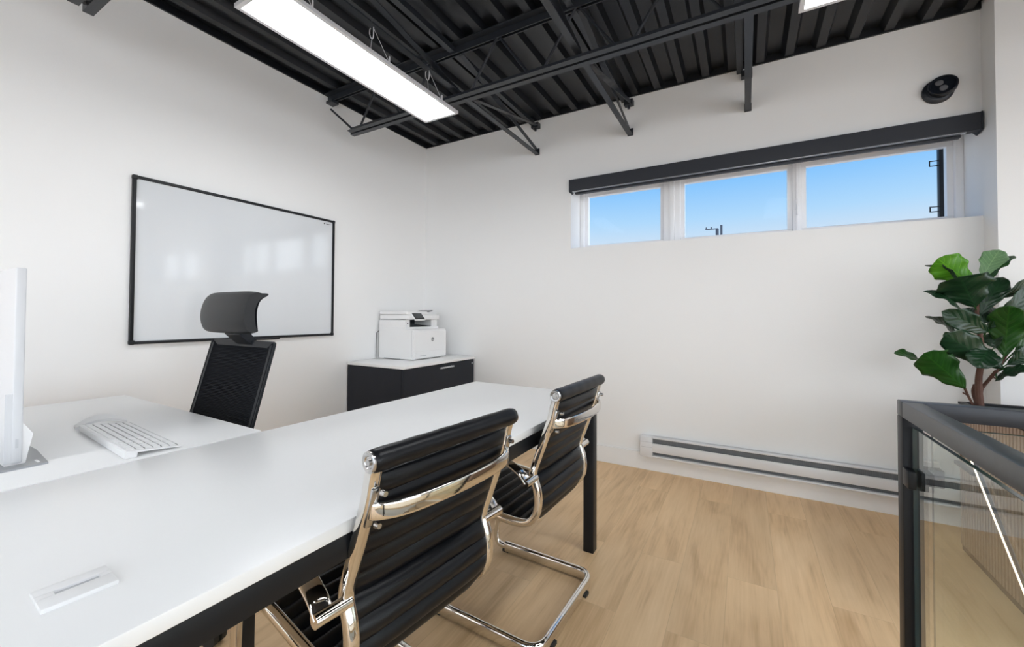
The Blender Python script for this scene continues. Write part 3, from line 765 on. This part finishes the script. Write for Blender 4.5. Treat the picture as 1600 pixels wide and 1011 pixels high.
Mt = Matrix.Translation((lc.x+.0006, lc.y, lc.z)) @ Matrix(((0, 0, 1, 0), (1, 0, 0, 0), (0, 1, 0, 0), (0, 0, 0, 1)))
obj('logo_letters', text_mesh('hp', .027, Mt), PLASTW, lg)
bm = BM(); c = (px1-.05, py0-.0004, zs+.045); add_box(bm, px1-.088+.0, py0+.022, zs+.046, px1-.0895, py0+.032, zs+.056); obj('usb_port', bm, PLASTD, pr)
localise(pr)
pc = thing('power_cord', 'thin dark power cord hanging behind the printer', 'cord', (px0, py0, ch))
bm = BM(); pth = smooth_path([(px0-.006, 2.60, .985), (px0-.010, 2.56, .99), (px0-.012, 2.512, .965), (px0-.018, 2.512, .93), (px0-.018, 2.51, .84), (px0-.018, 2.51, .747)], 6)
sweep(bm, pth, ellipse(.0025, .0025, 8), up=(0, 1, .2)); o_ = obj('cable', bm, PLASTD, pc, True); localise(pc)

# ------------------------------------------------------------ visitor chairs
RP = [(-.002, .856), (.006, .83), (.018, .78), (.034, .735), (.050, .690), (.067, .645), (.082, .603), (.085, .580), (.078, .558), (.070, .535), (.066, .50), (.071, .462), (.088, .432), (.115, .415), (.16, .408), (.22, .410), (.30, .418), (.38, .426), (.45, .430), (.49, .424), (.515, .405), (.522, .385)]
def visitor_chair(name, label, loc, rz):
    t = thing(name, label, 'chair', loc, rz, 'visitor chairs at the long table')
    HW = .200
    # side rails
    for s in (-1, 1):
        bm = BM(); pth = smooth_path([(s*HW, u, z) for u, z in RP], 4)
        sweep(bm, pth, ellipse(.0130, .0125, 16, .5), fixed=(1, 0, 0)); obj('side_rail', bm, CHROME, t, True, 50)
    # ribbed sling
    base = smooth_path([(0, u, z) for u, z in RP[1:]], 8)
    L = [0]
    for a, b in zip(base, base[1:]): L.append(L[-1] + (b-a).length)
    tot = L[-1]; n = 300; pts = []; j = 0
    for i in range(n+1):
        d = tot*i/n
        while j < len(L)-2 and L[j+1] < d: j += 1
        k = (d-L[j])/max(1e-9, L[j+1]-L[j]); pts.append((base[j].lerp(base[j+1], k), d))
    bm = BM(); F = []; Bk = []
    W = HW-.010; cols = 8; rp = .0445
    for i, (p, d) in enumerate(pts):
        a = pts[max(0, i-1)][0]; b = pts[min(n, i+1)][0]; tg = (b-a).normalized()
        nm = Vector((0, -tg.z, tg.y)).normalized()      # towards the sitter / upwards
        if nm.y < 0 and abs(nm.y) > abs(nm.z): nm = -nm
        if nm.z < 0 and abs(nm.z) >= abs(nm.y): nm = -nm
        pf = abs(math.sin(PI*d/rp))**.75
        rf = []; rb_ = []
        for c in range(cols+1):
            s = -1+2*c/cols; e = 1-.0*abs(s); edge = (1-abs(s)**8)
            th = .0018 + (.0128*pf)*(.35+.65*edge)
            rf.append(bm.verts.new(p + Vector((W*s, 0, 0)) + nm*th)); rb_.append(bm.verts.new(p + Vector((W*s, 0, 0)) - nm*th))
        F.append(rf); Bk.append(rb_)
    for i in range(n):
        for c in range(cols):
            bm.faces.new((F[i][c], F[i+1][c], F[i+1][c+1], F[i][c+1])); bm.faces.new((Bk[i][c], Bk[i][c+1], Bk[i+1][c+1], Bk[i+1][c]))
        bm.faces.new((F[i][0], Bk[i][0], Bk[i+1][0], F[i+1][0])); bm.faces.new((F[i][cols], F[i+1][cols], Bk[i+1][cols], Bk[i][cols]))
    for c in range(cols):
        bm.faces.new((F[0][c], F[0][c+1], Bk[0][c+1], Bk[0][c])); bm.faces.new((F[n][c], Bk[n][c], Bk[n][c+1], F[n][c+1]))
    obj('ribbed_sling', bm, LEATHER, t, True, 60)
    # top and front rolls
    for nm_, (yy, zz), r, ext in (('top_roll', (-.002, .858), .0215, .012), ('front_roll', (.524, .392), .016, -.004)):
        bm = BM(); hw = HW + ext
        prof = [(r*.78, -hw), (r*.96, -hw+.004), (r, -hw+.012), (r, hw-.012), (r*.96, hw-.004), (r*.78, hw)]
        pr2 = [(r*.78, -hw), (r*.96, -hw+.004), (r, -hw+.012)] + [(r*(1+.02*math.sin(i*1.7)), -hw+.012+(2*hw-.024)*i/20) for i in range(1, 20)] + [(r, hw-.012), (r*.96, hw-.004), (r*.78, hw)]
        lathe(bm, pr2, (0, yy, zz), 24, 'x')
        rl = obj(nm_, bm, LEATHER, t, True, 50)
        if nm_ == 'top_roll':
            for s in (-1, 1):
                bm = BM(); q = s*(hw)
                lathe(bm, [(.0195, 0), (.0195, s*.003), (.017, s*.0045), (.012, s*.0035), (.010, s*.0015)], (q, yy, zz), 24, 'x')
                cp = obj('roll_cap', bm, CHROMED, rl, True, 30, label='chrome end cap')
                bm2_ = BM(); add_cyl(bm2_, (q, yy, zz), (q+s*.0055, yy, zz), .0058, seg=12)
                o3 = obj('cap_screw', bm2_, CHROMED, t, True, 30)
    # bowed stretcher behind the back
    for zz, uu, bow in ((.765, .020, .050),):
        bm = BM(); pth = smooth_path([(-HW-.002, uu+.004, zz), (-HW+.004, uu-.018, zz), (-HW+.045, uu-.040, zz-.001), (-.09, uu-bow, zz-.002), (0, uu-bow-.004, zz-.002), (.09, uu-bow, zz-.002), (HW-.045, uu-.040, zz-.001), (HW-.004, uu-.018, zz), (HW+.002, uu+.004, zz)], 6)
        sweep(bm, pth, ellipse(.0060, .0160, 16, .42)); obj('back_stretcher', bm, CHROME, t, True, 50)
    for s in (-1, 1):
        bm = BM()
        add_box(bm, s*HW-.009, -.006, -.040, s*HW+.009, .006, .040, .004, M=Matrix.Translation((0, .010, .772)) @ Matrix.Rotation(math.radians(17), 4, 'X'))
        obj('stretcher_bracket', bm, CHROMED, t, True)
        for dz in (.028, -.034):
            bm = BM(); add_cyl(bm, (s*HW-s*.008, -.004 + (.008 if dz < 0 else -.009)+.002, .772+dz), (s*HW-s*.008, -.012+(.008 if dz < 0 else -.009), .772+dz), .0065, .005, 12); obj('bolt', bm, CHROMED, t, True)
    for uu, zz in ((.20, .392), (.42, .408)):
        bm = BM(); pth = smooth_path([(-HW, uu, zz+.012), (-HW+.03, uu, zz-.004), (0, uu, zz-.008), (HW-.03, uu, zz-.004), (HW, uu, zz+.012)], 6)
        sweep(bm, pth, ellipse(.013, .006, 12, .6)); obj('seat_stretcher', bm, CHROME, t, True, 50)
    # arms with their tubular pivots, front uprights, floor base
    XA = HW + .048; XB = HW + .038
    for s in (-1, 1):
        bm = BM(); add_cyl(bm, (s*(HW-.004), .080, .574), (s*(XA+.018), .080, .574), .0130, seg=20); obj('arm_pivot', bm, CHROME, t, True)
        bm = BM(); pth = smooth_path([(s*XA, .080, .574), (s*XA, .105, .600), (s*XA, .150, .622), (s*XA, .21, .638), (s*XA, .30, .640), (s*XA, .37, .628), (s*XA, .405, .60)], 6)
        sweep(bm, pth, ellipse(.020, .0055, 14, .6), fixed=(1, 0, 0)); obj('armrest', bm, CHROME, t, True, 50)
        bm = BM(); pth = smooth_path([(s*XA, .405, .604), (s*XA, .42, .56), (s*XA, .45, .44), (s*XB, .49, .25), (s*XB, .52, .11), (s*XB, .522, .060), (s*XB, .505, .030), (s*XB, .46, .026)], 6)
        sweep(bm, pth, ellipse(.011, .0125, 14, .7), fixed=(1, 0, 0)); obj('front_upright', bm, CHROME, t, True, 50)
    bm = BM(); pth = round_path([(-XB, .47, .026), (-XB, .045, .026), (XB, .045, .026), (XB, .47, .026)], .06, 8)
    sweep(bm, pth, ellipse(.0125, .024, 16, .7)); obj('floor_base', bm, CHROME, t, True, 50)
    for (gx_, gy_) in ((-XB, .47), (XB, .47), (-XB+.09, .035), (XB-.09, .035)):
        bm = BM()
        w_, l_ = (.008, .016) if gy_ > .1 else (.016, .008)
        add_box(bm, gx_-w_, gy_-l_, 0, gx_+w_, gy_+l_, .013, .002); obj('floor_glide', bm, RUBBER, t)
    return t
# rear edge of each sits clear of the table edge
visitor_chair('visitor_chair', 'black ribbed chrome cantilever chair in front, nearer the camera', (-.556, .728, 0), math.radians(83.2))
ch2 = [o for o in bpy.data.objects if o.name == 'visitor_chair'][0]
def dup_chair():
    c = dup(ch2, (-.530, 1.452, 0), math.radians(87.8), 'black ribbed chrome cantilever chair behind, beside the far table leg')
    return c
dup_chair()

# ------------------------------------------------------------ office chair
oc = thing('office_chair', 'black mesh task chair with grey headrest behind the white desk', 'chair', (-1.835, .72, 0))
# backrest: leaning panel
def bp_pt(x, z, off=0):     # point on the back plane
    y = .872 + (z-.70)*.262
    return Vector((x, y+off, z))
bm = BM(); F = []; B_ = []
nz, nxn = 22, 12
for i in range(nz+1):
    z = .52 + (1.004-.52)*i/nz
    xl = -2.068 + 0*(z); xrr = -1.603
    r1 = []; r2 = []
    for j in range(nxn+1):
        s = -1+2*j/nxn; x = (xl+xrr)/2 + (xrr-xl)/2*s*(1 if i < nz else .985)
        cv = -.018*(1-s*s)+.018
        r1.append(bm.verts.new(bp_pt(x, z - .010*(1-s)/2*0, .012-cv*-1*.0 - .018*s*s))); r2.append(bm.verts.new(bp_pt(x, z, .020 - .012*s*s)))
    F.append(r1); B_.append(r2)
for i in range(nz):
    for j in range(nxn):
        bm.faces.new((F[i][j], F[i+1][j], F[i+1][j+1], F[i][j+1])); bm.faces.new((B_[i][j], B_[i][j+1], B_[i+1][j+1], B_[i+1][j]))
    bm.faces.new((F[i][0], B_[i][0], B_[i+1][0], F[i+1][0])); bm.faces.new((F[i][nxn], F[i+1][nxn], B_[i+1][nxn], B_[i][nxn]))
for j in range(nxn):
    bm.faces.new((F[0][j], F[0][j+1], B_[0][j+1], B_[0][j])); bm.faces.new((F[nz][j], B_[nz][j], B_[nz][j+1], F[nz][j+1]))
obj('backrest', bm, MESHM, oc, True, 40)
bm = BM(); pth = round_path([bp_pt(-2.068, .52), bp_pt(-2.068, 1.004), bp_pt(-1.603, 1.004), bp_pt(-1.603, .52)], .012, 4, closed=True)
sweep(bm, pth, [(-.006, -.004), (.020, -.004), (.020, .005), (-.006, .005)], up=(0, -1, 0), closed=True)
obj('back_frame', bm, PLASTD, oc, True)
bm = BM(); add_box(bm, -1.93, .0, -.0, -1.74, .006, .0, 0) if False else None
for (x0_, x1_, z0_, z1_) in ((-1.93, -1.74, .60, .955),):
    vs = [bp_pt(x0_, z0_, .030), bp_pt(x1_, z0_, .030), bp_pt(x1_, z1_, .030), bp_pt(x0_, z1_, .030), bp_pt(x0_, z0_, .042), bp_pt(x1_, z0_, .042), bp_pt(x1_, z1_, .042), bp_pt(x0_, z1_, .042)]
    V = [bm.verts.new(v) for v in vs]
    for f_ in ((0, 1, 2, 3), (7, 6, 5, 4), (0, 4, 5, 1), (1, 5, 6, 2), (2, 6, 7, 3), (3, 7, 4, 0)): bm.faces.new([V[k] for k in f_])
add_box(bm, -1.87, .91, .45, -1.80, .95, .70, .01)
obj('lumbar_support', bm, PLASTD, oc)
# headrest
hp = [(.898, 1.043), (.866, 1.046), (.852, 1.070), (.846, 1.105), (.850, 1.145), (.862, 1.180), (.880, 1.203), (.905, 1.208), (.935, 1.200), (.936, 1.192), (.916, 1.186), (.900, 1.165), (.890, 1.135), (.889, 1.10), (.893, 1.07)]
hps = [(p.y, p.z) for p in smooth_path([(0, a, b) for a, b in hp], 3, closed=True)]
bm = BM(); rings = []; xa, xb = -1.975, -1.645
cxh, czh = .885, 1.12
for i in range(17):
    s = -1+2*i/16; x = (xa+xb)/2+(xb-xa)/2*s
    k = 1-.07*abs(s)**9
    rings.append([bm.verts.new((x, cxh+(a-cxh)*k - .014*(1-s*s)+.008, czh+(b-czh)*k)) for a, b in hps])
for A, B in zip(rings, rings[1:]):
    for j in range(len(hps)): bm.faces.new((A[j], A[(j+1) % len(hps)], B[(j+1) % len(hps)], B[j]))
bm.faces.new(rings[0][::-1]); bm.faces.new(rings[-1])
obj('headrest', bm, HEADL, oc, True, 60, label='grey leather headrest cushion')
bm = BM()
back = [(.905, 1.05), (.900, 1.10), (.902, 1.14), (.915, 1.175), (.945, 1.198)]
pth = smooth_path([(-1.81, a+.012, b) for a, b in back], 5); sweep(bm, pth, ellipse(.150, .006, 16, .4), fixed=(1, 0, 0))
obj('headrest_shell', bm, PLASTD, oc, True)
bm = BM(); prism(bm, [(.895, 1.052), (.900, 1.035), (.955, .985), (.985, .955), (.995, .97), (.965, 1.01), (.93, 1.055)], 'x', -1.865, -1.755)
obj('headrest_bracket', bm, PLASTD, oc)
bm = BM(); prism(bm, [(-1.70, 1.040), (-1.625, 1.040), (-1.60, 1.0), (-1.66, 1.0)], 'y', .915, .955) if False else add_box(bm, -1.86, .968, .95, -1.76, .985, .985, .004)
obj('bracket_clamp', bm, PLASTD, oc)
# seat, arms, column, five-star base
bm = BM(); add_box(bm, -2.08, .42, .43, -1.59, .88, .50, .028, seg=4); obj('seat', bm, MESHM, oc, True)
for s in (-1, 1):
    bm = BM(); xa_ = -1.835 + s*.275
    add_box(bm, xa_-.035, .56, .635, xa_+.035, .80, .66, .01, seg=3); add_box(bm, xa_-.015, .68, .45, xa_+.015, .73, .64, .005); add_box(bm, min(xa_, xa_-s*.06), .68, .44, max(xa_, xa_-s*.06), .73, .46, .003)
    obj('armrest', bm, PLASTD, oc, True)
bm = BM(); add_cyl(bm, (-1.835, .66, .09), (-1.835, .66, .44), .025, seg=20); add_box(bm, -1.92, .58, .40, -1.75, .80, .435, .01); add_box(bm, -1.86, .78, .40, -1.81, .95, .43, .005); add_box(bm, -1.86, .925, .40, -1.81, .95, .50, .005); obj('gas_lift', bm, PLASTD, oc, True)
bm = BM()
for k in range(5):
    a = 2*PI*k/5+.3; d = Vector((math.cos(a), math.sin(a), 0)); c = Vector((-1.835, .66, 0))
    sweep(bm, [c+Vector((0, 0, .10)), c+d*.15+Vector((0, 0, .095)), c+d*.28+Vector((0, 0, .07))], ellipse(.02, .014, 10), scale=[1.2, 1, .8])
obj('star_base', bm, PLASTD, oc, True)
for k in range(5):
    a = 2*PI*k/5+.3; d = Vector((math.cos(a), math.sin(a), 0)); c = Vector((-1.835, .66, 0))+d*.275; sd = Vector((-d.y, d.x, 0))
    bm = BM(); add_cyl(bm, c+sd*.006+Vector((0, 0, .0275)), c+sd*.024+Vector((0, 0, .0275)), .0275, seg=20); add_cyl(bm, c-sd*.006+Vector((0, 0, .0275)), c-sd*.024+Vector((0, 0, .0275)), .0275, seg=20); add_cyl(bm, c+Vector((0, 0, .02)), c+Vector((0, 0, .07)), .008, seg=10)
    obj('caster', bm, RUBBER, oc, True)
localise(oc)

# ------------------------------------------------------------ guard rail
gr = thing('guard_rail', 'black square-tube guard rail with clear glass panels around the stairs', 'railing', (.37, 1.435, 0))
rx0, rx1, ry0, ry1, rz0, rz1 = .350, .390, 1.418, 1.458, .863, .903
bm = BM(); add_box(bm, rx0, -1.74, rz0, rx1, ry0+.0, rz1, .0025); add_box(bm, rx0, ry0-.001, rz0, 1.49, ry1, rz1, .0025); add_box(bm, 1.45, -1.74, rz0, 1.49, ry0, rz1, .0025)
obj('top_rail', bm, RAILM, gr, True)
for (xx, yy) in ((rx0, ry0), (rx0, -.16), (rx0, -1.74), (1.45, ry0), (1.45, -1.74)):
    bm = BM(); add_box(bm, xx, yy, 0, xx+.04, yy+.04, rz0, .002); obj('post', bm, BLACKM, gr, True)
def glass_panel(x0, y0, x1, y1):
    bm = BM(); add_box(bm, x0, y0, .07, x1, y1, .842); g = obj('glass_panel', bm, RGLASS, gr)
    e = .0012
    bm = BM()
    if x1-x0 < y1-y0:
        for a in ((x0, y0, .842, x1, y1, .842+e), (x0, y0-e, .07, x1, y0, .842), (x0, y1, .07, x1, y1+e, .842)): add_box(bm, *a)
    else:
        for a in ((x0, y0, .842, x1, y1, .842+e), (x0-e, y0, .07, x0, y1, .842), (x1, y0, .07, x1+e, y1, .842)): add_box(bm, *a)
    obj('polished_edge', bm, GEDGE, g)
glass_panel(.366, -.10, .374, 1.404)
glass_panel(.366, -1.68, .374, -.18)
glass_panel(.412, 1.434, 1.43, 1.442)
for (a, b, zc) in ((.37, 1.400, .716), (.37, 1.400, .18), (.37, -.10, .716), (.37, -.10, .18)):
    d = 1 if b > 0 else -1
    bm = BM(); add_box(bm, a-.020, min(b-.022, b-.022*d if d > 0 else b-.02), zc-.022, a-.004, b+.020 if d > 0 else b+.02, zc+.022, .002); add_box(bm, a+.0045, b-.022, zc-.022, a+.018, b+.020, zc+.022, .002); add_box(bm, a-.010, b+.006 if d > 0 else b-.02, zc-.020, a+.010, b+.020 if d > 0 else b-.005, zc+.020)
    obj('glass_clamp', bm, BLACKM, gr, True)
for zc in (.716, .18):
    bm = BM(); add_box(bm, .388, 1.424, zc-.022, .430, 1.433, zc+.022, .002); add_box(bm, .388, 1.4425, zc-.022, .430, 1.452, zc+.022, .002); obj('glass_clamp', bm, BLACKM, gr, True)
localise(gr)

hl = thing('lit_handrail', 'thin glowing handrail strip sloping down inside the guard glass', 'handrail', (.45, 1.36, 0))
bm = BM(); p_, q_ = Vector((.450, 1.345, .792)), Vector((.450, 0.35, -.12)); sweep(bm, [p_, q_], ellipse(.0016, .0016, 10)); obj('light_strip', bm, STRIP, hl)
bm = BM(); sweep(bm, [p_+Vector((.006, .003, -.002)), q_+Vector((.006, 0, -.002))], ellipse(.004, .004, 12)); obj('handrail_tube', bm, RAILM, hl, True)
bm = BM(); add_box(bm, .449, 1.34, .76, .459, 1.433, .768); obj('bracket', bm, BLACKM, hl)
bm = BM(); add_box(bm, .40, .60, -.14, .465, .62, .112); obj('bracket', bm, BLACKM, hl)
localise(hl)

# ------------------------------------------------------------ planter and plant
pt = thing('planter', 'long brown slatted wood planter box with a black rim behind the guard rail', 'planter', (1.13, 2.43, 0))
qx0, qx1, qy0, qy1, qz = .912, 1.36, 2.02, 2.83, .700
bm = BM()
def ribs_line(ax, fixed, a, b, out):
    n = int((b-a)/.0245)
    for i in range(n):
        c = a + (b-a)*(i+.5)/n; w = .0080
        if ax == 'x': add_box(bm, c-w, min(fixed, fixed+out), .03, c+w, max(fixed, fixed+out), qz-.004)
        else: add_box(bm, min(fixed, fixed+out), c-w, .03, max(fixed, fixed+out), c+w, qz-.004)
ribs_line('x', qy0, qx0, qx1, -.006); ribs_line('y', qx0, qy0, qy1, -.006); ribs_line('y', qx1, qy0, qy1, .006)
obj('ribbing', bm, RIBW, pt)
RIBD = mat('planter_core', (.018, .012, .009), .7, noise=.2)
bm = BM(); t_ = .012
for a in ((qx0, qy0, qx1, qy0+t_), (qx0, qy1-t_, qx1, qy1), (qx0, qy0+t_, qx0+t_, qy1-t_), (qx1-t_, qy0+t_, qx1, qy1-t_)): add_box(bm, a[0], a[1], .0, a[2], a[3], qz)
add_box(bm, qx0, qy0, 0, qx1, qy1, .05)
obj('shell', bm, RIBD, pt)
bm = BM()
for a in ((qx0-.008, qy0-.008, qx1+.008, qy0+.014), (qx0-.008, qy1-.014, qx1+.008, qy1+.004), (qx0-.008, qy0+.014, qx0+.014, qy1-.014), (qx1-.014, qy0+.014, qx1+.008, qy1-.014)): add_box(bm, a[0], a[1], qz, a[2], a[3], qz+.012, .002)
obj('rim', bm, BLACKM, pt)
bm = BM(); add_box(bm, qx0+.012, qy0+.012, .05, qx1-.012, qy1-.012, qz-.012); obj('soil', bm, SOIL, pt)
localise(pt)

fg = thing('fiddle_leaf_fig', 'green fiddle-leaf fig plant with broad leaves growing from the slatted planter', 'plant', (.961, 2.785, qz-.012))
PZ = qz-.012
bm = BM(); sweep(bm, smooth_path([(.961, 2.775, PZ), (.958, 2.78, .82), (.965, 2.765, .95), (.955, 2.765, 1.10), (.952, 2.765, 1.16), (.955, 2.765, 1.27)], 5), ellipse(.0095, .0095, 10), up=(1, 0, 0), scale=[1.5 - .95*i/25 for i in range(26)])
sweep(bm, smooth_path([(.957, 2.775, PZ), (.953, 2.81, .76), (.955, 2.80, .80)], 5), ellipse(.010, .010, 8), up=(1, 0, 0))
obj('trunk', bm, BARK, fg, True)
bm = BM(); sweep(bm, smooth_path([(.945, 2.775, PZ), (.925, 2.785, .745), (.905, 2.765, .79)], 5), ellipse(.005, .005, 8), up=(1, 0, 0)); add_cyl(bm, (.925, 2.785, .748), (.905, 2.78, .762), .004, .003, 8)
obj('branch', bm, BARK, fg, True)
bm = BM(); sweep(bm, smooth_path([(.967, 2.775, PZ), (.972, 2.795, .775), (.992, 2.78, .83), (1.012, 2.765, .875)], 5), ellipse(.007, .007, 8), up=(1, 0, 0)); add_cyl(bm, (1.0, 2.77, .845), (1.02, 2.77, .835), .004, .003, 8)
add_cyl(bm, (1.012, 2.765, .87), (1.06, 2.76, .99), .005, .003, 8)
obj('branch', bm, BARK, fg, True)
LV = [
(0.935, 2.76, 1.277, 0.810, 2.71, 1.395, 0.125, 'B'), (0.893, 2.76, 1.282, 0.779, 2.76, 1.371, 0.021, 'D'), (0.968, 2.76, 1.307, 1.041, 2.81, 1.432, 0.080, 'P'),
(0.989, 2.76, 1.291, 1.078, 2.79, 1.400, 0.050, 'M'), (0.945, 2.76, 1.168, 0.865, 2.66, 1.300, 0.175, 'D'), (0.96, 2.76, 1.13, 1.054, 2.82, 1.301, 0.080, 'D'),
(0.906, 2.76, 1.129, 0.772, 2.76, 1.242, 0.028, 'D'), (0.986, 2.76, 1.053, 0.82, 2.7, 1.144, 0.090, 'D'), (0.987, 2.76, 1.068, 1.107, 2.76, 1.249, 0.056, 'D'),
(0.882, 2.76, 1.027, 0.782, 2.78, 1.12, 0.024, 'D'), (0.845, 2.76, 0.97, 0.834, 2.74, 1.046, 0.031, 'M'), (0.908, 2.76, 0.783, 0.745, 2.66, 0.942, 0.135, 'M'),
(0.763, 2.76, 0.886, 0.648, 2.71, 0.939, 0.025, 'M'), (1.037, 2.76, 0.881, 0.814, 2.64, 1.034, 0.115, 'D'), (0.986, 2.76, 0.977, 0.923, 2.68, 0.895, 0.100, 'D'),
(1.035, 2.76, 0.941, 1.023, 2.68, 1.163, 0.115, 'M'), (1.06, 2.76, 1.085, 1.121, 2.81, 1.168, 0.080, 'B'), (1.012, 2.76, 0.978, 1.008, 2.79, 1.045, 0.063, 'D'),
(1.042, 2.76, 0.904, 1.119, 2.76, 0.983, 0.060, 'D'), (1.005, 2.76, 0.826, 1.102, 2.72, 0.894, 0.038, 'D'), (0.944, 2.76, 1.098, 0.926, 2.82, 1.157, 0.070, 'D'),
(0.965, 2.76, 1.091, 1.034, 2.83, 1.161, 0.080, 'D'), (1.07, 2.76, 1.07, 1.162, 2.74, 1.138, 0.083, 'M'), (1.069, 2.76, 0.973, 1.19, 2.81, 1.042, 0.090, 'M'), (1.02, 2.76, 1.213, 1.147, 2.82, 1.312, 0.045, 'D')]
def stem_at(z): return Vector((.957, 2.768, z))
random.seed(4)
for i, (bx_, by_, bz_, tx_, ty_, tz_, w, kd_) in enumerate(LV):
    b = Vector((bx_, by_, bz_)); t = Vector((tx_, ty_, tz_)); t = b + (t-b)*1.06; ax = t-b; Ln = ax.length; ax.normalize()
    view = Vector((-.33, -.93, .1)).normalized()
    w *= 1.12; rw = max(w, .075); ca = min(1, w/rw)
    side0 = ax.cross(view).normalized(); nrm0 = side0.cross(ax).normalized()
    an = math.acos(ca)*(1 if i % 2 else -1)
    side = side0*math.cos(an) + nrm0*math.sin(an); nrm = side.cross(ax).normalized()
    if nrm.dot(Vector((0, -.3, 1))) < 0: nrm = -nrm
    bm = BM(); uvl = bm.loops.layers.uv.new('UVMap'); nu, nv = 10, 16; G = []
    ph = random.random()*6; droop = (.10 if ca > .8 else .13)*Ln
    for a in range(nv+1):
        s = a/nv; hw = rw/2*(math.sin(PI*min(1, s**1.22))**.60)*(.78+.36*s) if 0 < s < 1 else .001
        if .22 < s < .45: hw *= 1-.10*math.sin(PI*(s-.22)/.23)
        c = b + ax*Ln*s + nrm*(droop*(math.sin(PI*s)))
        row = []
        for k in range(nu+1):
            q = -1+2*k/nu
            off = .16*hw*abs(q)**1.3 + .15*hw*math.sin(s*17+ph+q)*abs(q)**2
            row.append(bm.verts.new(c + side*hw*q*(1+.06*math.sin(s*21+ph*2+(q > 0)*2)) + nrm*off))
        G.append(row)
    for a in range(nv):
        for k in range(nu):
            fc = bm.faces.new((G[a][k], G[a][k+1], G[a+1][k+1], G[a+1][k]))
            for lpp, (kk, aa) in zip(fc.loops, ((k, a), (k+1, a), (k+1, a+1), (k, a+1))): lpp[uvl].uv = (kk/nu, aa/nv)
    # petiole
    m_ = {'D': LEAFD, 'M': LEAFM, 'B': LEAFB, 'P': LEAFP}[kd_]
    lf = obj('leaf', bm, m_, fg, True, 180)
    sd = lf.modifiers.new('thick', 'SOLIDIFY'); sd.thickness = .0012
    if bx_ < 1.03 and bz_ > .9:
        bm = BM(); s_ = stem_at(max(.9, bz_-.03)); sweep(bm, smooth_path([s_, (s_+b)/2+Vector((0, 0, -.004)), b+ax*.01], 3), ellipse(.0028, .0028, 6), up=(.1, 1, 0)); obj('leaf_stalk', bm, LEAFM, lf, True)
    elif i == 12:
        bm = BM(); sweep(bm, smooth_path([(.905, 2.765, .79), (.83, 2.77, .85), b+ax*.01], 3), ellipse(.0028, .0028, 6), up=(.1, 1, 0)); obj('leaf_stalk', bm, LEAFM, lf, True)
    else:
        bm = BM(); s_ = Vector((1.012, 2.765, .87)) if bz_ < 1.0 and bx_ > .95 else (Vector((1.06, 2.76, .99)) if bx_ > 1.0 else Vector((.905, 2.765, .79))); sweep(bm, [s_, (s_+b)/2 + Vector((0, 0, .003)), b+ax*.01], ellipse(.0028, .0028, 6), up=(.1, 1, 0)); obj('leaf_stalk', bm, LEAFM, lf, True)
localise(fg)
# localise() reaches only two levels, which is all there is
